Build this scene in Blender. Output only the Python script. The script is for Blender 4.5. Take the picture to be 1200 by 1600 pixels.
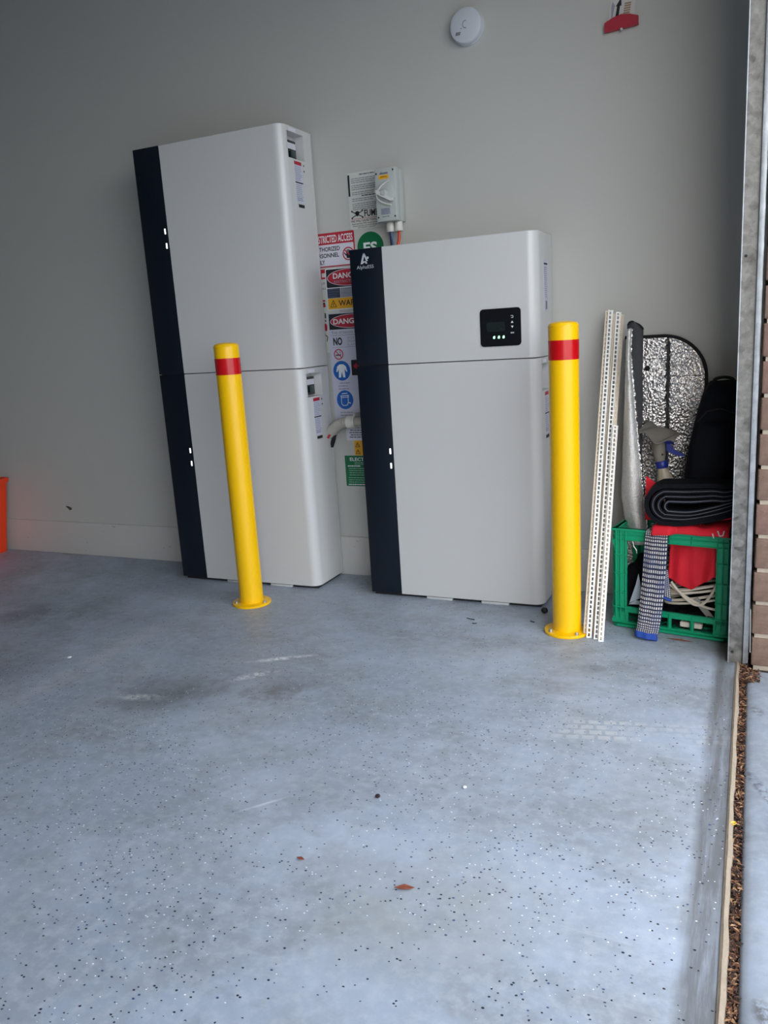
import bpy, bmesh, math, random
from mathutils import Vector, Matrix
random.seed(7)
for o in list(bpy.data.objects):
    bpy.data.objects.remove(o, do_unlink=True)
SC = bpy.context.scene
C = SC.collection

# ------------------------------------------------------------------ camera
cam_d = bpy.data.cameras.new('camera')
cam = bpy.data.objects.new('camera', cam_d)
C.objects.link(cam)
cam_d.sensor_fit = 'VERTICAL'
cam_d.sensor_height = 32.0
cam_d.sensor_width = 24.0
cam_d.lens = 1252.33 / 1600 * 32.0
cam_d.clip_start = 0.02
def cam_matrix(loc, yaw, pitch, roll):
    cy, sy, cp, sp = math.cos(yaw), math.sin(yaw), math.cos(pitch), math.sin(pitch)
    f = Vector((sy*cp, cy*cp, -sp)); r = Vector((cy, -sy, 0)); u = r.cross(f)
    r2 = r*math.cos(roll) + u*math.sin(roll)
    u2 = -r*math.sin(roll) + u*math.cos(roll)
    m = Matrix((r2, u2, -f)).transposed().to_4x4()
    m.translation = loc
    return m
cam.matrix_world = cam_matrix((1.2923, -2.6329, 0.8938), -0.4367, 0.2181, -0.0630)
SC.camera = cam

# ------------------------------------------------------------------ sky and exposure
world = bpy.data.worlds.new('overcast_sky')
SC.world = world
world.use_nodes = True
wn = world.node_tree
wn.nodes.clear()
wo = wn.nodes.new('ShaderNodeOutputWorld')
wb = wn.nodes.new('ShaderNodeBackground')
sky = wn.nodes.new('ShaderNodeTexSky')
sky.sky_type = 'NISHITA'
sky.sun_disc = False
sky.sun_elevation = math.radians(28)
sky.sun_rotation = math.radians(200)
sky.air_density = 1.0
sky.dust_density = 4.0
cloud = wn.nodes.new('ShaderNodeMix'); cloud.data_type = 'RGBA'
cloud.inputs['Factor'].default_value = 0.70
cloud.inputs[7].default_value = (3.5, 3.6, 3.7, 1)
wn.links.new(sky.outputs[0], cloud.inputs[6])
wn.links.new(cloud.outputs[2], wb.inputs[0])
wb.inputs[1].default_value = 1.0
wn.links.new(wb.outputs[0], wo.inputs[0])
vs = SC.view_settings
vs.view_transform = 'Standard'; vs.look = 'None'; vs.gamma = 1.0; vs.use_curve_mapping = False
vs.exposure = 0.34

# ------------------------------------------------------------------ material helpers
MATS = {}
def srgb(r, g, b):
    def f(c):
        c /= 255.0
        return c/12.92 if c <= 0.04045 else ((c+0.055)/1.055)**2.4
    return (f(r), f(g), f(b), 1.0)
def mat(name, col, rough=0.5, metal=0.0, var=0.06, scale=12.0, bump=0.0, bscale=80.0, spec=0.5, emit=None, coat=0.0):
    if name in MATS: return MATS[name]
    m = bpy.data.materials.new(name); m.use_nodes = True
    nt = m.node_tree; b = nt.nodes['Principled BSDF']
    b.inputs['Roughness'].default_value = rough
    b.inputs['Metallic'].default_value = metal
    b.inputs['Specular IOR Level'].default_value = spec
    if coat: b.inputs['Coat Weight'].default_value = coat
    tc = nt.nodes.new('ShaderNodeTexCoord')
    n = nt.nodes.new('ShaderNodeTexNoise'); n.inputs['Scale'].default_value = scale; n.inputs['Detail'].default_value = 5
    nt.links.new(tc.outputs['Object'], n.inputs['Vector'])
    mx = nt.nodes.new('ShaderNodeMix'); mx.data_type = 'RGBA'
    mx.inputs[6].default_value = tuple(c*(1-var) for c in col[:3]) + (1,)
    mx.inputs[7].default_value = tuple(min(1, c*(1+var)) for c in col[:3]) + (1,)
    nt.links.new(n.outputs[0], mx.inputs[0]); nt.links.new(mx.outputs[2], b.inputs['Base Color'])
    if bump:
        n2 = nt.nodes.new('ShaderNodeTexNoise'); n2.inputs['Scale'].default_value = bscale; n2.inputs['Detail'].default_value = 3
        nt.links.new(tc.outputs['Object'], n2.inputs['Vector'])
        bp = nt.nodes.new('ShaderNodeBump'); bp.inputs['Strength'].default_value = bump; bp.inputs['Distance'].default_value = 0.004
        nt.links.new(n2.outputs[0], bp.inputs['Height']); nt.links.new(bp.outputs[0], b.inputs['Normal'])
    if emit:
        b.inputs['Emission Color'].default_value = emit[0]; b.inputs['Emission Strength'].default_value = emit[1]
    MATS[name] = m
    return m
class N:
    """tiny node-graph helper"""
    def __init__(s, name, rough=0.5, metal=0.0):
        s.m = bpy.data.materials.new(name); s.m.use_nodes = True; s.nt = s.m.node_tree
        s.b = s.nt.nodes['Principled BSDF']; s.b.inputs['Roughness'].default_value = rough; s.b.inputs['Metallic'].default_value = metal
        s.tc = s.nt.nodes.new('ShaderNodeTexCoord')
        MATS[name] = s.m
    def new(s, t, **kw):
        n = s.nt.nodes.new('ShaderNode'+t)
        for k, v in kw.items():
            if k in n.inputs: n.inputs[k].default_value = v
            else: setattr(n, k, v)
        return n
    def link(s, a, b): s.nt.links.new(a, b)
    def noise(s, scale, detail=4, rough=0.5, vec=None, stretch=None):
        n = s.new('TexNoise', Scale=scale, Detail=detail, Roughness=rough)
        v = vec or s.tc.outputs['Object']
        if stretch:
            mp = s.new('Mapping'); mp.inputs['Scale'].default_value = stretch
            if len(stretch) > 3: pass
            s.link(v, mp.inputs['Vector']); v = mp.outputs[0]
        s.link(v, n.inputs['Vector']); return n.outputs[0]
    def ramp(s, fac, a, b):
        mr = s.new('MapRange'); mr.inputs['From Min'].default_value = a; mr.inputs['From Max'].default_value = b
        s.link(fac, mr.inputs['Value']); return mr.outputs[0]
    def math(s, op, a, b=None):
        n = s.new('Math', operation=op)
        for i, v in enumerate((a, b)):
            if v is None: continue
            if isinstance(v, (int, float)): n.inputs[i].default_value = v
            else: s.link(v, n.inputs[i])
        return n.outputs[0]
    def mix(s, fac, a, b):
        n = s.new('Mix', data_type='RGBA')
        if isinstance(fac, (int, float)): n.inputs[0].default_value = fac
        else: s.link(fac, n.inputs[0])
        for i, v in ((6, a), (7, b)):
            if isinstance(v, tuple): n.inputs[i].default_value = v
            else: s.link(v, n.inputs[i])
        return n.outputs[2]
    def bump(s, h, strength=0.3, dist=0.003):
        n = s.new('Bump', Strength=strength, Distance=dist); s.link(h, n.inputs['Height']); s.link(n.outputs[0], s.b.inputs['Normal'])
    def color(s, c): s.link(c, s.b.inputs['Base Color'])

# painted plaster wall
w_ = N('wall_paint', 0.6)
w_.color(w_.mix(w_.noise(1.3, 5), (0.490, 0.490, 0.455, 1), (0.540, 0.535, 0.500, 1)))
w_.bump(w_.noise(260, 2), 0.08, 0.001)
# skirting, same paint with black heel marks
s_ = N('skirting_paint', 0.5)
base = s_.mix(s_.noise(2.0, 4), (0.500, 0.495, 0.465, 1), (0.550, 0.540, 0.510, 1))
sc = s_.ramp(s_.noise(22, 6, 0.6, stretch=(1, 1, 2.5)), 0.66, 0.72)
s_.color(s_.mix(s_.math('MULTIPLY', sc, 0.55), base, (0.10, 0.09, 0.08, 1)))
# painted flake floor
def flake_floor(name, tint=1.0, flakes=True, sealband=True, marks=True, spots=()):
    n = N(name, 0.42)
    T = lambda r, g, b: (r*tint, g*tint, b*tint, 1)
    n1 = n.noise(1.7, 8, 0.66); n2 = n.noise(6.5, 7, 0.66); n3 = n.noise(42, 5, 0.65); n4 = n.noise(3.1, 6, 0.7, stretch=(1, 1.6, 1))
    a = n.mix(n.ramp(n1, 0.36, 0.64), T(0.275, 0.325, 0.400), T(0.400, 0.455, 0.545))
    a = n.mix(n.math('MULTIPLY', n.ramp(n2, 0.40, 0.66), 0.75), a, T(0.265, 0.292, 0.318))
    a = n.mix(n.math('MULTIPLY', n.ramp(n4, 0.50, 0.66), 0.65), a, T(0.215, 0.232, 0.246))
    a = n.mix(n.math('MULTIPLY', n.ramp(n3, 0.46, 0.70), 0.42), a, T(0.50, 0.535, 0.58))
    sx = n.new('SeparateXYZ'); n.link(n.tc.outputs['Object'], sx.inputs[0])
    X, Y = sx.outputs[0], sx.outputs[1]
    # hair-line rubs running in two directions
    for rot, scl, amt in ((0.45, (1.0, 14, 1), 0.42), (-0.75, (0.9, 20, 1), 0.30)):
        mp = n.new('Mapping'); mp.inputs['Rotation'].default_value = (0, 0, rot); mp.inputs['Scale'].default_value = scl
        n.link(n.tc.outputs['Object'], mp.inputs['Vector'])
        rub = n.math('MULTIPLY', n.ramp(n.noise(2.4, 7, 0.72, vec=mp.outputs[0]), 0.60, 0.76), n.ramp(n2, 0.35, 0.65))
        a = n.mix(n.math('MULTIPLY', rub, amt), a, T(0.60, 0.62, 0.64))
    for (cx, cy, ax, ay, col) in spots:
        mp = n.new('Mapping'); mp.vector_type = 'TEXTURE'
        mp.inputs['Location'].default_value = (cx, cy, 0); mp.inputs['Rotation'].default_value = (0, 0, 0.4); mp.inputs['Scale'].default_value = (ax, ay, 1)
        n.link(n.tc.outputs['Object'], mp.inputs['Vector'])
        ln = n.new('VectorMath', operation='LENGTH'); n.link(mp.outputs[0], ln.inputs[0])
        f = n.math('MULTIPLY', n.ramp(ln.outputs['Value'], 1.1, 0.5), n.ramp(n.noise(60, 5, 0.7), 0.44, 0.56))
        a = n.mix(n.math('MULTIPLY', f, 0.8), a, col+(1,))
    if marks:
        # stains and rubs with a place and shape of their own
        for (cx, cy, ax, ay, rot, col, k, ns, lo, hi) in (
            (-0.06, -1.06, 0.30, 0.15, 0.45, (0.105, 0.110, 0.110), 0.75, 5, 0.36, 0.62),
            (0.19, -1.02, 0.17, 0.10, 0.3, (0.120, 0.118, 0.112), 0.75, 9, 0.42, 0.62),
            (-0.95, -0.70, 0.50, 0.20, 0.1, (0.110, 0.122, 0.135), 0.65, 5, 0.36, 0.60),
            (-0.74, -1.12, 0.22, 0.40, 0.1, (0.120, 0.130, 0.145), 0.55, 5, 0.36, 0.60),
            (-0.455, -0.98, 0.050, 0.48, 0.0, (0.46, 0.48, 0.50), 0.65, 16, 0.36, 0.60),
            (-0.26, -1.00, 0.040, 0.36, 0.05, (0.44, 0.46, 0.48), 0.40, 18, 0.40, 0.62),
            (0.088, -0.80, 0.105, 0.013, 0.55, (0.80, 0.81, 0.82), 0.95, 30, 0.40, 0.55),
            (0.075, -0.925, 0.075, 0.018, 0.75, (0.80, 0.81, 0.82), 0.95, 34, 0.45, 0.58),
            (-0.15, -1.135, 0.075, 0.020, 0.3, (0.62, 0.63, 0.60), 0.8, 26, 0.42, 0.58),
            (0.437, -1.455, 0.060, 0.004, 0.85, (0.62, 0.65, 0.70), 0.75, 30, 0.36, 0.56),
            (0.95, -0.62, 0.09, 0.05, 0.4, (0.150, 0.155, 0.160), 0.60, 12, 0.40, 0.62),
            (0.60, -0.62, 0.20, 0.08, 0.3, (0.50, 0.52, 0.55), 0.40, 8, 0.42, 0.65),
            (0.85, -1.62, 0.22, 0.16, 0.3, (0.335, 0.345, 0.330), 0.60, 5, 0.36, 0.62),
            (1.14, -1.25, 0.11, 0.25, 0.0, (0.250, 0.255, 0.255), 0.50, 7, 0.40, 0.62)):
            mp = n.new('Mapping'); mp.vector_type = 'TEXTURE'
            mp.inputs['Location'].default_value = (cx, cy, 0); mp.inputs['Rotation'].default_value = (0, 0, rot); mp.inputs['Scale'].default_value = (ax, ay, 1)
            n.link(n.tc.outputs['Object'], mp.inputs['Vector'])
            ln = n.new('VectorMath', operation='LENGTH'); n.link(mp.outputs[0], ln.inputs[0])
            f = n.math('MULTIPLY', n.ramp(n.math('ADD', ln.outputs['Value'], n.math('MULTIPLY', n.math('SUBTRACT', n2, 0.5), 0.9)), 1.15, 0.25), n.ramp(n.noise(ns, 7, 0.72), lo, hi))
            a = n.mix(n.math('MULTIPLY', f, k), a, col+(1,))
        # dusty tyre print
        tr = n.new('TexBrick', Scale=1.0); tr.offset = 0.5
        tr.inputs['Color1'].default_value = (1, 1, 1, 1); tr.inputs['Color2'].default_value = (1, 1, 1, 1); tr.inputs['Mortar'].default_value = (0, 0, 0, 1)
        tr.inputs['Brick Width'].default_value = 0.034; tr.inputs['Row Height'].default_value = 0.024; tr.inputs['Mortar Size'].default_value = 0.004
        mp = n.new('Mapping'); mp.inputs['Rotation'].default_value = (0, 0, -0.22); n.link(n.tc.outputs['Object'], mp.inputs['Vector']); n.link(mp.outputs[0], tr.inputs['Vector'])
        yy = n.math('ABSOLUTE', n.math('SUBTRACT', n.math('SUBTRACT', Y, n.math('MULTIPLY', X, 0.20)), -1.155))
        f = n.math('MULTIPLY', n.math('MULTIPLY', n.ramp(yy, 0.060, 0.035), n.ramp(X, 0.70, 1.02)), n.math('MULTIPLY', tr.outputs[0], n.ramp(n2, 0.40, 0.55)))
        a = n.mix(n.math('MULTIPLY', f, 0.42), a, (0.62, 0.62, 0.60, 1))
    if sealband:
        wob = n.math('ADD', X, n.math('MULTIPLY', n.math('SUBTRACT', n.noise(9, 5), 0.5), 0.022))
        band = n.math('MULTIPLY', n.ramp(wob, 1.218, 1.238), n.ramp(n.noise(14, 6, 0.72, stretch=(4, 0.30, 1)), 0.15, 0.55))
        a = n.mix(n.math('MULTIPLY', band, 0.85), a, (0.115, 0.115, 0.115, 1))
    if flakes:
        dens = n.ramp(n.noise(2.6, 4, 0.6), 0.38, 0.66)
        near = n.ramp(Y, -0.55, -1.35)
        for (scl, lo, col, seed, r0) in ((185, 0.968, (0.012, 0.015, 0.025, 1), 0.0, 0.17), (230, 0.988, (0.78, 0.80, 0.82, 1), 3.7, 0.15), (175, 0.990, (0.04, 0.07, 0.16, 1), 9.1, 0.17)):
            mp = n.new('Mapping'); mp.inputs['Location'].default_value = (seed, seed*0.7, 0); mp.inputs['Rotation'].default_value = (0, 0, 0.3); mp.inputs['Scale'].default_value = (1, 1.25, 1)
            n.link(n.tc.outputs['Object'], mp.inputs['Vector'])
            v = n.new('TexVoronoi', Scale=scl); v.voronoi_dimensions = '2D'; n.link(mp.outputs[0], v.inputs['Vector'])
            sp = n.new('SeparateColor'); n.link(v.outputs['Color'], sp.inputs[0])
            pick = n.math('GREATER_THAN', n.math('ADD', sp.outputs[0], n.math('MULTIPLY', n.math('SUBTRACT', n.math('ADD', dens, n.math('MULTIPLY', near, 0.45)), 0.85), 0.030)), lo)
            rad = n.math('LESS_THAN', v.outputs['Distance'], n.math('ADD', n.math('MULTIPLY', sp.outputs[1], 0.26), r0))
            a = n.mix(n.math('MULTIPLY', pick, rad), a, col)
    n.color(a)
    n.link(n.ramp(n.math('ADD', n.math('MULTIPLY', n2, 0.5), n.math('MULTIPLY', n3, 0.5)), -0.35, 1.3), n.b.inputs['Roughness'])
    n.bump(n3, 0.12, 0.0015)
    return n.m
M_floor = flake_floor('flake_floor_paint')
M_drive = flake_floor('driveway_paint', 0.86, flakes=False, sealband=False, marks=False, spots=((1.327, -0.76, 0.014, 0.03, (0.12, 0.12, 0.12)), (1.336, -1.10, 0.012, 0.12, (0.10, 0.11, 0.13)), (1.336, -1.655, 0.016, 0.035, (0.10, 0.095, 0.09)), (1.42, -1.3, 0.05, 0.2, (0.14, 0.14, 0.15))))
# galvanised steel
def galv(name, a, b, rough):
    n = N(name, rough, 0.6)
    v = n.new('TexVoronoi', Scale=55); n.link(n.tc.outputs['Object'], v.inputs['Vector'])
    sp = n.new('SeparateColor'); n.link(v.outputs['Color'], sp.inputs[0])
    f = n.math('ADD', n.math('MULTIPLY', sp.outputs[0], 0.35), n.math('MULTIPLY', n.ramp(n.noise(38, 5, 0.65), 0.3, 0.7), 0.65))
    n.color(n.mix(f, a, b)); n.link(n.ramp(f, -1.0, 2.2), n.b.inputs['Roughness'])
    return n.m
M_galv = galv('galvanised_steel', (0.075, 0.074, 0.070, 1), (0.330, 0.326, 0.310, 1), 0.5)
M_galv2 = galv('galvanised_steel_pale', (0.34, 0.37, 0.40, 1), (0.60, 0.64, 0.68, 1), 0.45)
# brick
def brickmat(name, a, b):
    n = N(name, 0.85)
    c = n.mix(n.ramp(n.noise(30, 6, 0.65), 0.3, 0.7), a, b)
    sp = n.ramp(n.noise(150, 3, 0.6), 0.66, 0.72)
    c = n.mix(n.math('MULTIPLY', sp, 0.7), c, (0.03, 0.025, 0.022, 1))
    sp = n.ramp(n.noise(120, 2, 0.6, stretch=(1.1, 1, 1.2)), 0.70, 0.75)
    c = n.mix(n.math('MULTIPLY', sp, 0.6), c, (0.45, 0.40, 0.33, 1))
    n.color(c); n.bump(n.noise(90, 5, 0.7), 0.5, 0.003)
    return n.m
M_bricks = [brickmat('brick_clay_brown', (0.150, 0.094, 0.068, 1), (0.235, 0.158, 0.120, 1)),
            brickmat('brick_clay_rose', (0.165, 0.096, 0.074, 1), (0.250, 0.155, 0.122, 1))]
M_mortar = mat('mortar', (0.42, 0.365, 0.29, 1), 0.9, var=0.15, scale=60, bump=0.5, bscale=160)
# foil (quilted bubble foil)
def foilmat(name, base, rough, bscale, strength, nscale=70, metal=0.95, detail=6):
    n = N(name, rough, metal)
    v = n.new('TexVoronoi', Scale=bscale); n.link(n.tc.outputs['Object'], v.inputs['Vector'])
    nz = n.noise(nscale, detail, 0.6)
    n.color(n.mix(n.ramp(nz, 0.3, 0.7), tuple(0.75*c for c in base)+(1,), base+(1,)))
    h = n.math('ADD', n.math('MULTIPLY', v.outputs['Distance'], 0.8), n.math('MULTIPLY', nz, 1.2))
    n.bump(h, strength, 0.006)
    return n.m
M_foil = foilmat('quilted_foil', (0.62, 0.60, 0.58), 0.24, 140, 0.50, 90, detail=3)
M_foil2 = foilmat('matte_foil', (0.80, 0.78, 0.75), 0.55, 260, 0.28, 210, 0.65)
# gingham knit, mapped by UV
g_ = N('gingham_knit', 0.9)
bk = g_.new('TexBrick', Scale=1.0); bk.offset = 0.0; bk.squash = 1.0
bk.inputs['Color1'].default_value = (0.62, 0.60, 0.56, 1); bk.inputs['Color2'].default_value = (0.52, 0.51, 0.50, 1); bk.inputs['Mortar'].default_value = (0.018, 0.022, 0.055, 1)
bk.inputs['Mortar Size'].default_value = 0.22; bk.inputs['Brick Width'].default_value = 1.0; bk.inputs['Row Height'].default_value = 1.0; bk.inputs['Mortar Smooth'].default_value = 0.1
g_.link(g_.tc.outputs['UV'], bk.inputs['Vector'])
g_.color(g_.mix(g_.math('MULTIPLY', g_.ramp(g_.noise(16, 3), 0.50, 0.60), 0.45), bk.outputs[0], (0.035, 0.05, 0.16, 1)))
# leaf litter
M_litter = [mat('litter_brown', srgb(112, 74, 52), 0.9, var=0.35, scale=150), mat('litter_dark', srgb(58, 42, 36), 0.9, var=0.3, scale=150), mat('litter_tan', srgb(160, 124, 92), 0.9, var=0.3, scale=150)]

M_white = mat('powder_coat_white', (0.595, 0.593, 0.585, 1), 0.26, var=0.015, scale=3, bump=0.03, bscale=500)
M_back = mat('back_plate_white', (0.57, 0.58, 0.58, 1), 0.4, var=0.02)
M_navy = mat('gloss_navy', srgb(10, 19, 32), 0.34, var=0.05)
M_gap = mat('shadow_gap_black', (0.012, 0.012, 0.014, 1), 0.7)
M_led = mat('status_light_white', (0.9, 0.9, 0.9, 1), 0.4, emit=((1, 1, 1, 1), 1.2))
M_green_led = mat('status_light_green', (0.2, 0.9, 0.4, 1), 0.4, emit=((0.35, 1.0, 0.5, 1), 2.0))
M_blackg = mat('gloss_black', srgb(10, 13, 19), 0.2)
M_lcd = mat('lcd_screen', srgb(24, 34, 34), 0.25)
M_silver = mat('silver_print', srgb(190, 195, 198), 0.45)
M_icon = mat('white_print', srgb(225, 228, 230), 0.5)
M_black = mat('black_print', srgb(14, 14, 20), 0.6)
M_red = mat('red_print', srgb(178, 30, 48), 0.5)
M_yellowp = mat('yellow_print', srgb(232, 170, 30), 0.5)
M_greenp = mat('green_print', srgb(0, 104, 62), 0.45)
M_bluep = mat('blue_print', srgb(10, 92, 176), 0.45)
M_navyp = mat('navy_print', srgb(52, 60, 84), 0.5)
M_signw = mat('sign_white', srgb(214, 212, 222), 0.4, var=0.03)
M_signl = mat('sign_lilac', srgb(196, 196, 212), 0.4, var=0.03)
M_clearp = mat('sign_cream', srgb(206, 208, 200), 0.4, var=0.03)
M_greyt = mat('grey_print', srgb(112, 116, 128), 0.6)
M_midgrey = mat('mid_grey_print', srgb(150, 152, 165), 0.6)
M_yellow = mat('bollard_yellow', srgb(250, 194, 0), 0.30, var=0.01, scale=6)
M_redtape = mat('reflective_red_tape', srgb(196, 12, 22), 0.25, var=0.12, scale=60)
M_steel = mat('zinc_bolt', (0.55, 0.55, 0.55, 1), 0.35, 0.9)
M_pvc = mat('pvc_white', srgb(214, 212, 205), 0.45, var=0.03)
M_pvcg = mat('pvc_light_grey', srgb(182, 186, 182), 0.42, var=0.03)
M_conduit = mat('conduit_grey', srgb(176, 172, 164), 0.55, var=0.05)
M_orangew = mat('red_orange_insulation', srgb(214, 68, 38), 0.45)
M_bluew = mat('blue_grey_insulation', srgb(66, 96, 134), 0.45)
M_purplew = mat('purple_insulation', srgb(96, 66, 110), 0.45)
M_blackw = mat('black_insulation', srgb(18, 18, 20), 0.5)
M_orange = mat('orange_plastic', srgb(232, 62, 20), 0.45, var=0.04)
M_bead = mat('vinyl_bead_white', srgb(248, 246, 240), 0.5, var=0.03)
M_beadb = mat('vinyl_bead_cream', srgb(222, 208, 186), 0.5, var=0.04)
M_char = mat('charcoal_felt', srgb(66, 66, 70), 0.95, var=0.15, scale=50, bump=0.3, bscale=300)
M_binding = mat('black_binding', srgb(14, 14, 16), 0.8)
M_bag = mat('navy_nylon', srgb(11, 13, 21), 0.75, var=0.2, scale=30, bump=0.25, bscale=350, spec=0.12)
M_mat = mat('black_rubber_mat', srgb(14, 15, 21), 0.75, var=0.2, scale=60, bump=0.3, bscale=260, spec=0.12)
M_matedge = mat('grey_mat_edge', srgb(84, 86, 94), 0.8, var=0.2, scale=120)
M_redbag = mat('red_fabric', srgb(206, 16, 38), 0.75, var=0.10, scale=18, bump=0.2, bscale=420)
M_crate = mat('green_crate_plastic', srgb(4, 150, 106), 0.42, var=0.06, scale=8)
M_cable = mat('white_cable', srgb(206, 196, 180), 0.5, var=0.05)
M_spray = mat('spray_head_grey', srgb(128, 122, 112), 0.5, var=0.05)
M_bottle = mat('bottle_beige', srgb(176, 164, 144), 0.4, var=0.05)
M_blueplastic = mat('blue_plastic', srgb(26, 44, 132), 0.4)
M_rag = mat('grey_rag', srgb(112, 108, 100), 0.95, var=0.15, scale=40, bump=0.4, bscale=220)
M_darkcloth = mat('black_cloth', srgb(20, 20, 24), 0.95, var=0.3, scale=30, bump=0.4, bscale=150, spec=0.12)
M_paper = mat('grey_white_paper', srgb(188, 196, 206), 0.7, var=0.05)
M_packet = mat('white_packet', srgb(212, 204, 192), 0.7, var=0.08, scale=60)
M_greybar = mat('grey_plastic', srgb(138, 134, 128), 0.6)
M_concrete = mat('bare_concrete', srgb(150, 136, 118), 0.9, var=0.18, scale=40, bump=0.5, bscale=120)
M_soil = mat('dark_soil', srgb(46, 36, 32), 0.95, var=0.3, scale=90, bump=0.6, bscale=120)
M_det = mat('detector_white', srgb(205, 208, 214), 0.45, var=0.02)
M_detmark = mat('detector_grey', srgb(96, 102, 112), 0.6)
M_redclip = mat('red_plastic', srgb(170, 34, 52), 0.45)
M_card = mat('white_card', srgb(205, 200, 196), 0.6, var=0.04)
M_tan = mat('tan_print', srgb(156, 130, 104), 0.7)
M_leaf = mat('dry_leaf', srgb(136, 72, 50), 0.8, var=0.25, scale=80)
M_yleaf = mat('yellow_leaf', srgb(216, 180, 70), 0.8, var=0.2, scale=120)
M_ceil = mat('ceiling_paint', (0.34, 0.34, 0.33, 1), 0.8, var=0.02)
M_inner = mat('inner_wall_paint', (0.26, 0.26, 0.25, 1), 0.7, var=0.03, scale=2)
M_asphalt = mat('street_asphalt', (0.16, 0.16, 0.155, 1), 0.9, var=0.2, scale=2)

# ------------------------------------------------------------------ geometry helpers
class G:
    """mesh collector in world coordinates"""
    def __init__(s): s.v = []; s.f = []; s.uv = None
    def add(s, vs, fs):
        k = len(s.v); s.v += [tuple(p) for p in vs]; s.f += [tuple(i+k for i in f) for f in fs]; return s
    def box(s, x0, x1, y0, y1, z0, z1):
        return s.add([(x0,y0,z0),(x1,y0,z0),(x1,y1,z0),(x0,y1,z0),(x0,y0,z1),(x1,y0,z1),(x1,y1,z1),(x0,y1,z1)],
                     [(0,3,2,1),(4,5,6,7),(0,1,5,4),(1,2,6,5),(2,3,7,6),(3,0,4,7)])
    def cbox(s, x0, x1, y0, y1, z0, z1, c=0.002, seg=2):
        """box with rounded edges"""
        bm = bmesh.new(); bmesh.ops.create_cube(bm, size=1)
        for v in bm.verts:
            v.co = Vector(((x0+x1)/2+v.co.x*(x1-x0), (y0+y1)/2+v.co.y*(y1-y0), (z0+z1)/2+v.co.z*(z1-z0)))
        bmesh.ops.bevel(bm, geom=bm.edges[:], offset=c, segments=seg, profile=0.5, affect='EDGES')
        bm.verts.index_update()
        s.add([v.co[:] for v in bm.verts], [[v.index for v in f.verts] for f in bm.faces]); bm.free(); return s
    def loft(s, rings, cap=True, closed=True):
        k = len(s.v); n = len(rings[0])
        for r in rings: s.v += [tuple(p) for p in r]
        for i in range(len(rings)-1):
            for j in range(n if closed else n-1):
                j2 = (j+1) % n
                s.f.append((k+i*n+j, k+i*n+j2, k+(i+1)*n+j2, k+(i+1)*n+j))
        if cap:
            s.f.append(tuple(k+j for j in range(n))[::-1]); s.f.append(tuple(k+(len(rings)-1)*n+j for j in range(n)))
        return s
    def tube(s, path, r, seg=10, cap=True):
        path = [Vector(p) for p in path]; rings = []; up = None
        for i, p in enumerate(path):
            t = (path[min(i+1, len(path)-1)] - path[max(i-1, 0)]).normalized()
            if up is None:
                up = Vector((0, 0, 1)) if abs(t.z) < 0.9 else Vector((0, 1, 0))
            a = t.cross(up).normalized(); up = a.cross(t).normalized()
            rr = r(i/(len(path)-1)) if callable(r) else r
            rings.append([p + rr*(math.cos(q)*a + math.sin(q)*up) for q in [2*math.pi*j/seg for j in range(seg)]])
        return s.loft(rings, cap)
    def lathe(s, prof, c, axis='z', seg=32):
        rings = []
        for r, h in prof:
            ring = []
            for j in range(seg):
                q = 2*math.pi*j/seg
                if axis == 'z': ring.append((c[0]+r*math.cos(q), c[1]+r*math.sin(q), c[2]+h))
                elif axis == '-y': ring.append((c[0]+r*math.cos(q), c[1]-h, c[2]+r*math.sin(q)))
                else: ring.append((c[0]+h, c[1]+r*math.cos(q), c[2]+r*math.sin(q)))
            rings.append(ring)
        return s.loft(rings)
    def grid(s, fn, nu, nv, uvs=(1, 1)):
        k = len(s.v); s.uv = s.uv or []
        for i in range(nv+1):
            for j in range(nu+1): s.v.append(tuple(fn(j/nu, i/nv)))
        for i in range(nv):
            for j in range(nu):
                a = k+i*(nu+1)+j; s.f.append((a, a+1, a+nu+2, a+nu+1))
                s.uv.append([(j/nu*uvs[0], i/nv*uvs[1]), ((j+1)/nu*uvs[0], i/nv*uvs[1]), ((j+1)/nu*uvs[0], (i+1)/nv*uvs[1]), (j/nu*uvs[0], (i+1)/nv*uvs[1])])
        return s
    def prism(s, fr, poly, n0, n1):
        """extrude a 2D polygon of a frame from depth n0 to n1"""
        k = len(poly)
        vs = [fr(u, v, n0) for u, v in poly] + [fr(u, v, n1) for u, v in poly]
        fs = [tuple(range(k))[::-1], tuple(range(k, 2*k))] + [(j, (j+1) % k, k+(j+1) % k, k+j) for j in range(k)]
        return s.add(vs, fs)
def frame(o, U, V, Nn):
    o, U, V, Nn = Vector(o), Vector(U), Vector(V), Vector(Nn)
    return lambda u, v, n=0.0: o + U*u + V*v + Nn*n
FW = frame((0, 0, 0), (1, 0, 0), (0, 0, 1), (0, -1, 0))           # on the wall, facing the room
def rect(x0, x1, z0, z1): return [(x0, z0), (x1, z0), (x1, z1), (x0, z1)]
def rrect(x0, x1, z0, z1, r, seg=5):
    out = []
    for cx, cz, a in ((x1-r, z0+r, -90), (x1-r, z1-r, 0), (x0+r, z1-r, 90), (x0+r, z0+r, 180)):
        for i in range(seg+1):
            q = math.radians(a+90*i/seg); out.append((cx+r*math.cos(q), cz+r*math.sin(q)))
    return out
def ell(cx, cz, a, b=None, seg=32): b = b or a; return [(cx+a*math.cos(2*math.pi*i/seg), cz+b*math.sin(2*math.pi*i/seg)) for i in range(seg)]
def bar(x0, z0, x1, z1, w):
    d = Vector((x1-x0, z1-z0)).normalized(); p = Vector((-d.y, d.x))*w/2
    return [(x0+p.x, z0+p.y), (x0-p.x, z0-p.y), (x1-p.x, z1-p.y), (x1+p.x, z1+p.y)]
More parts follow.
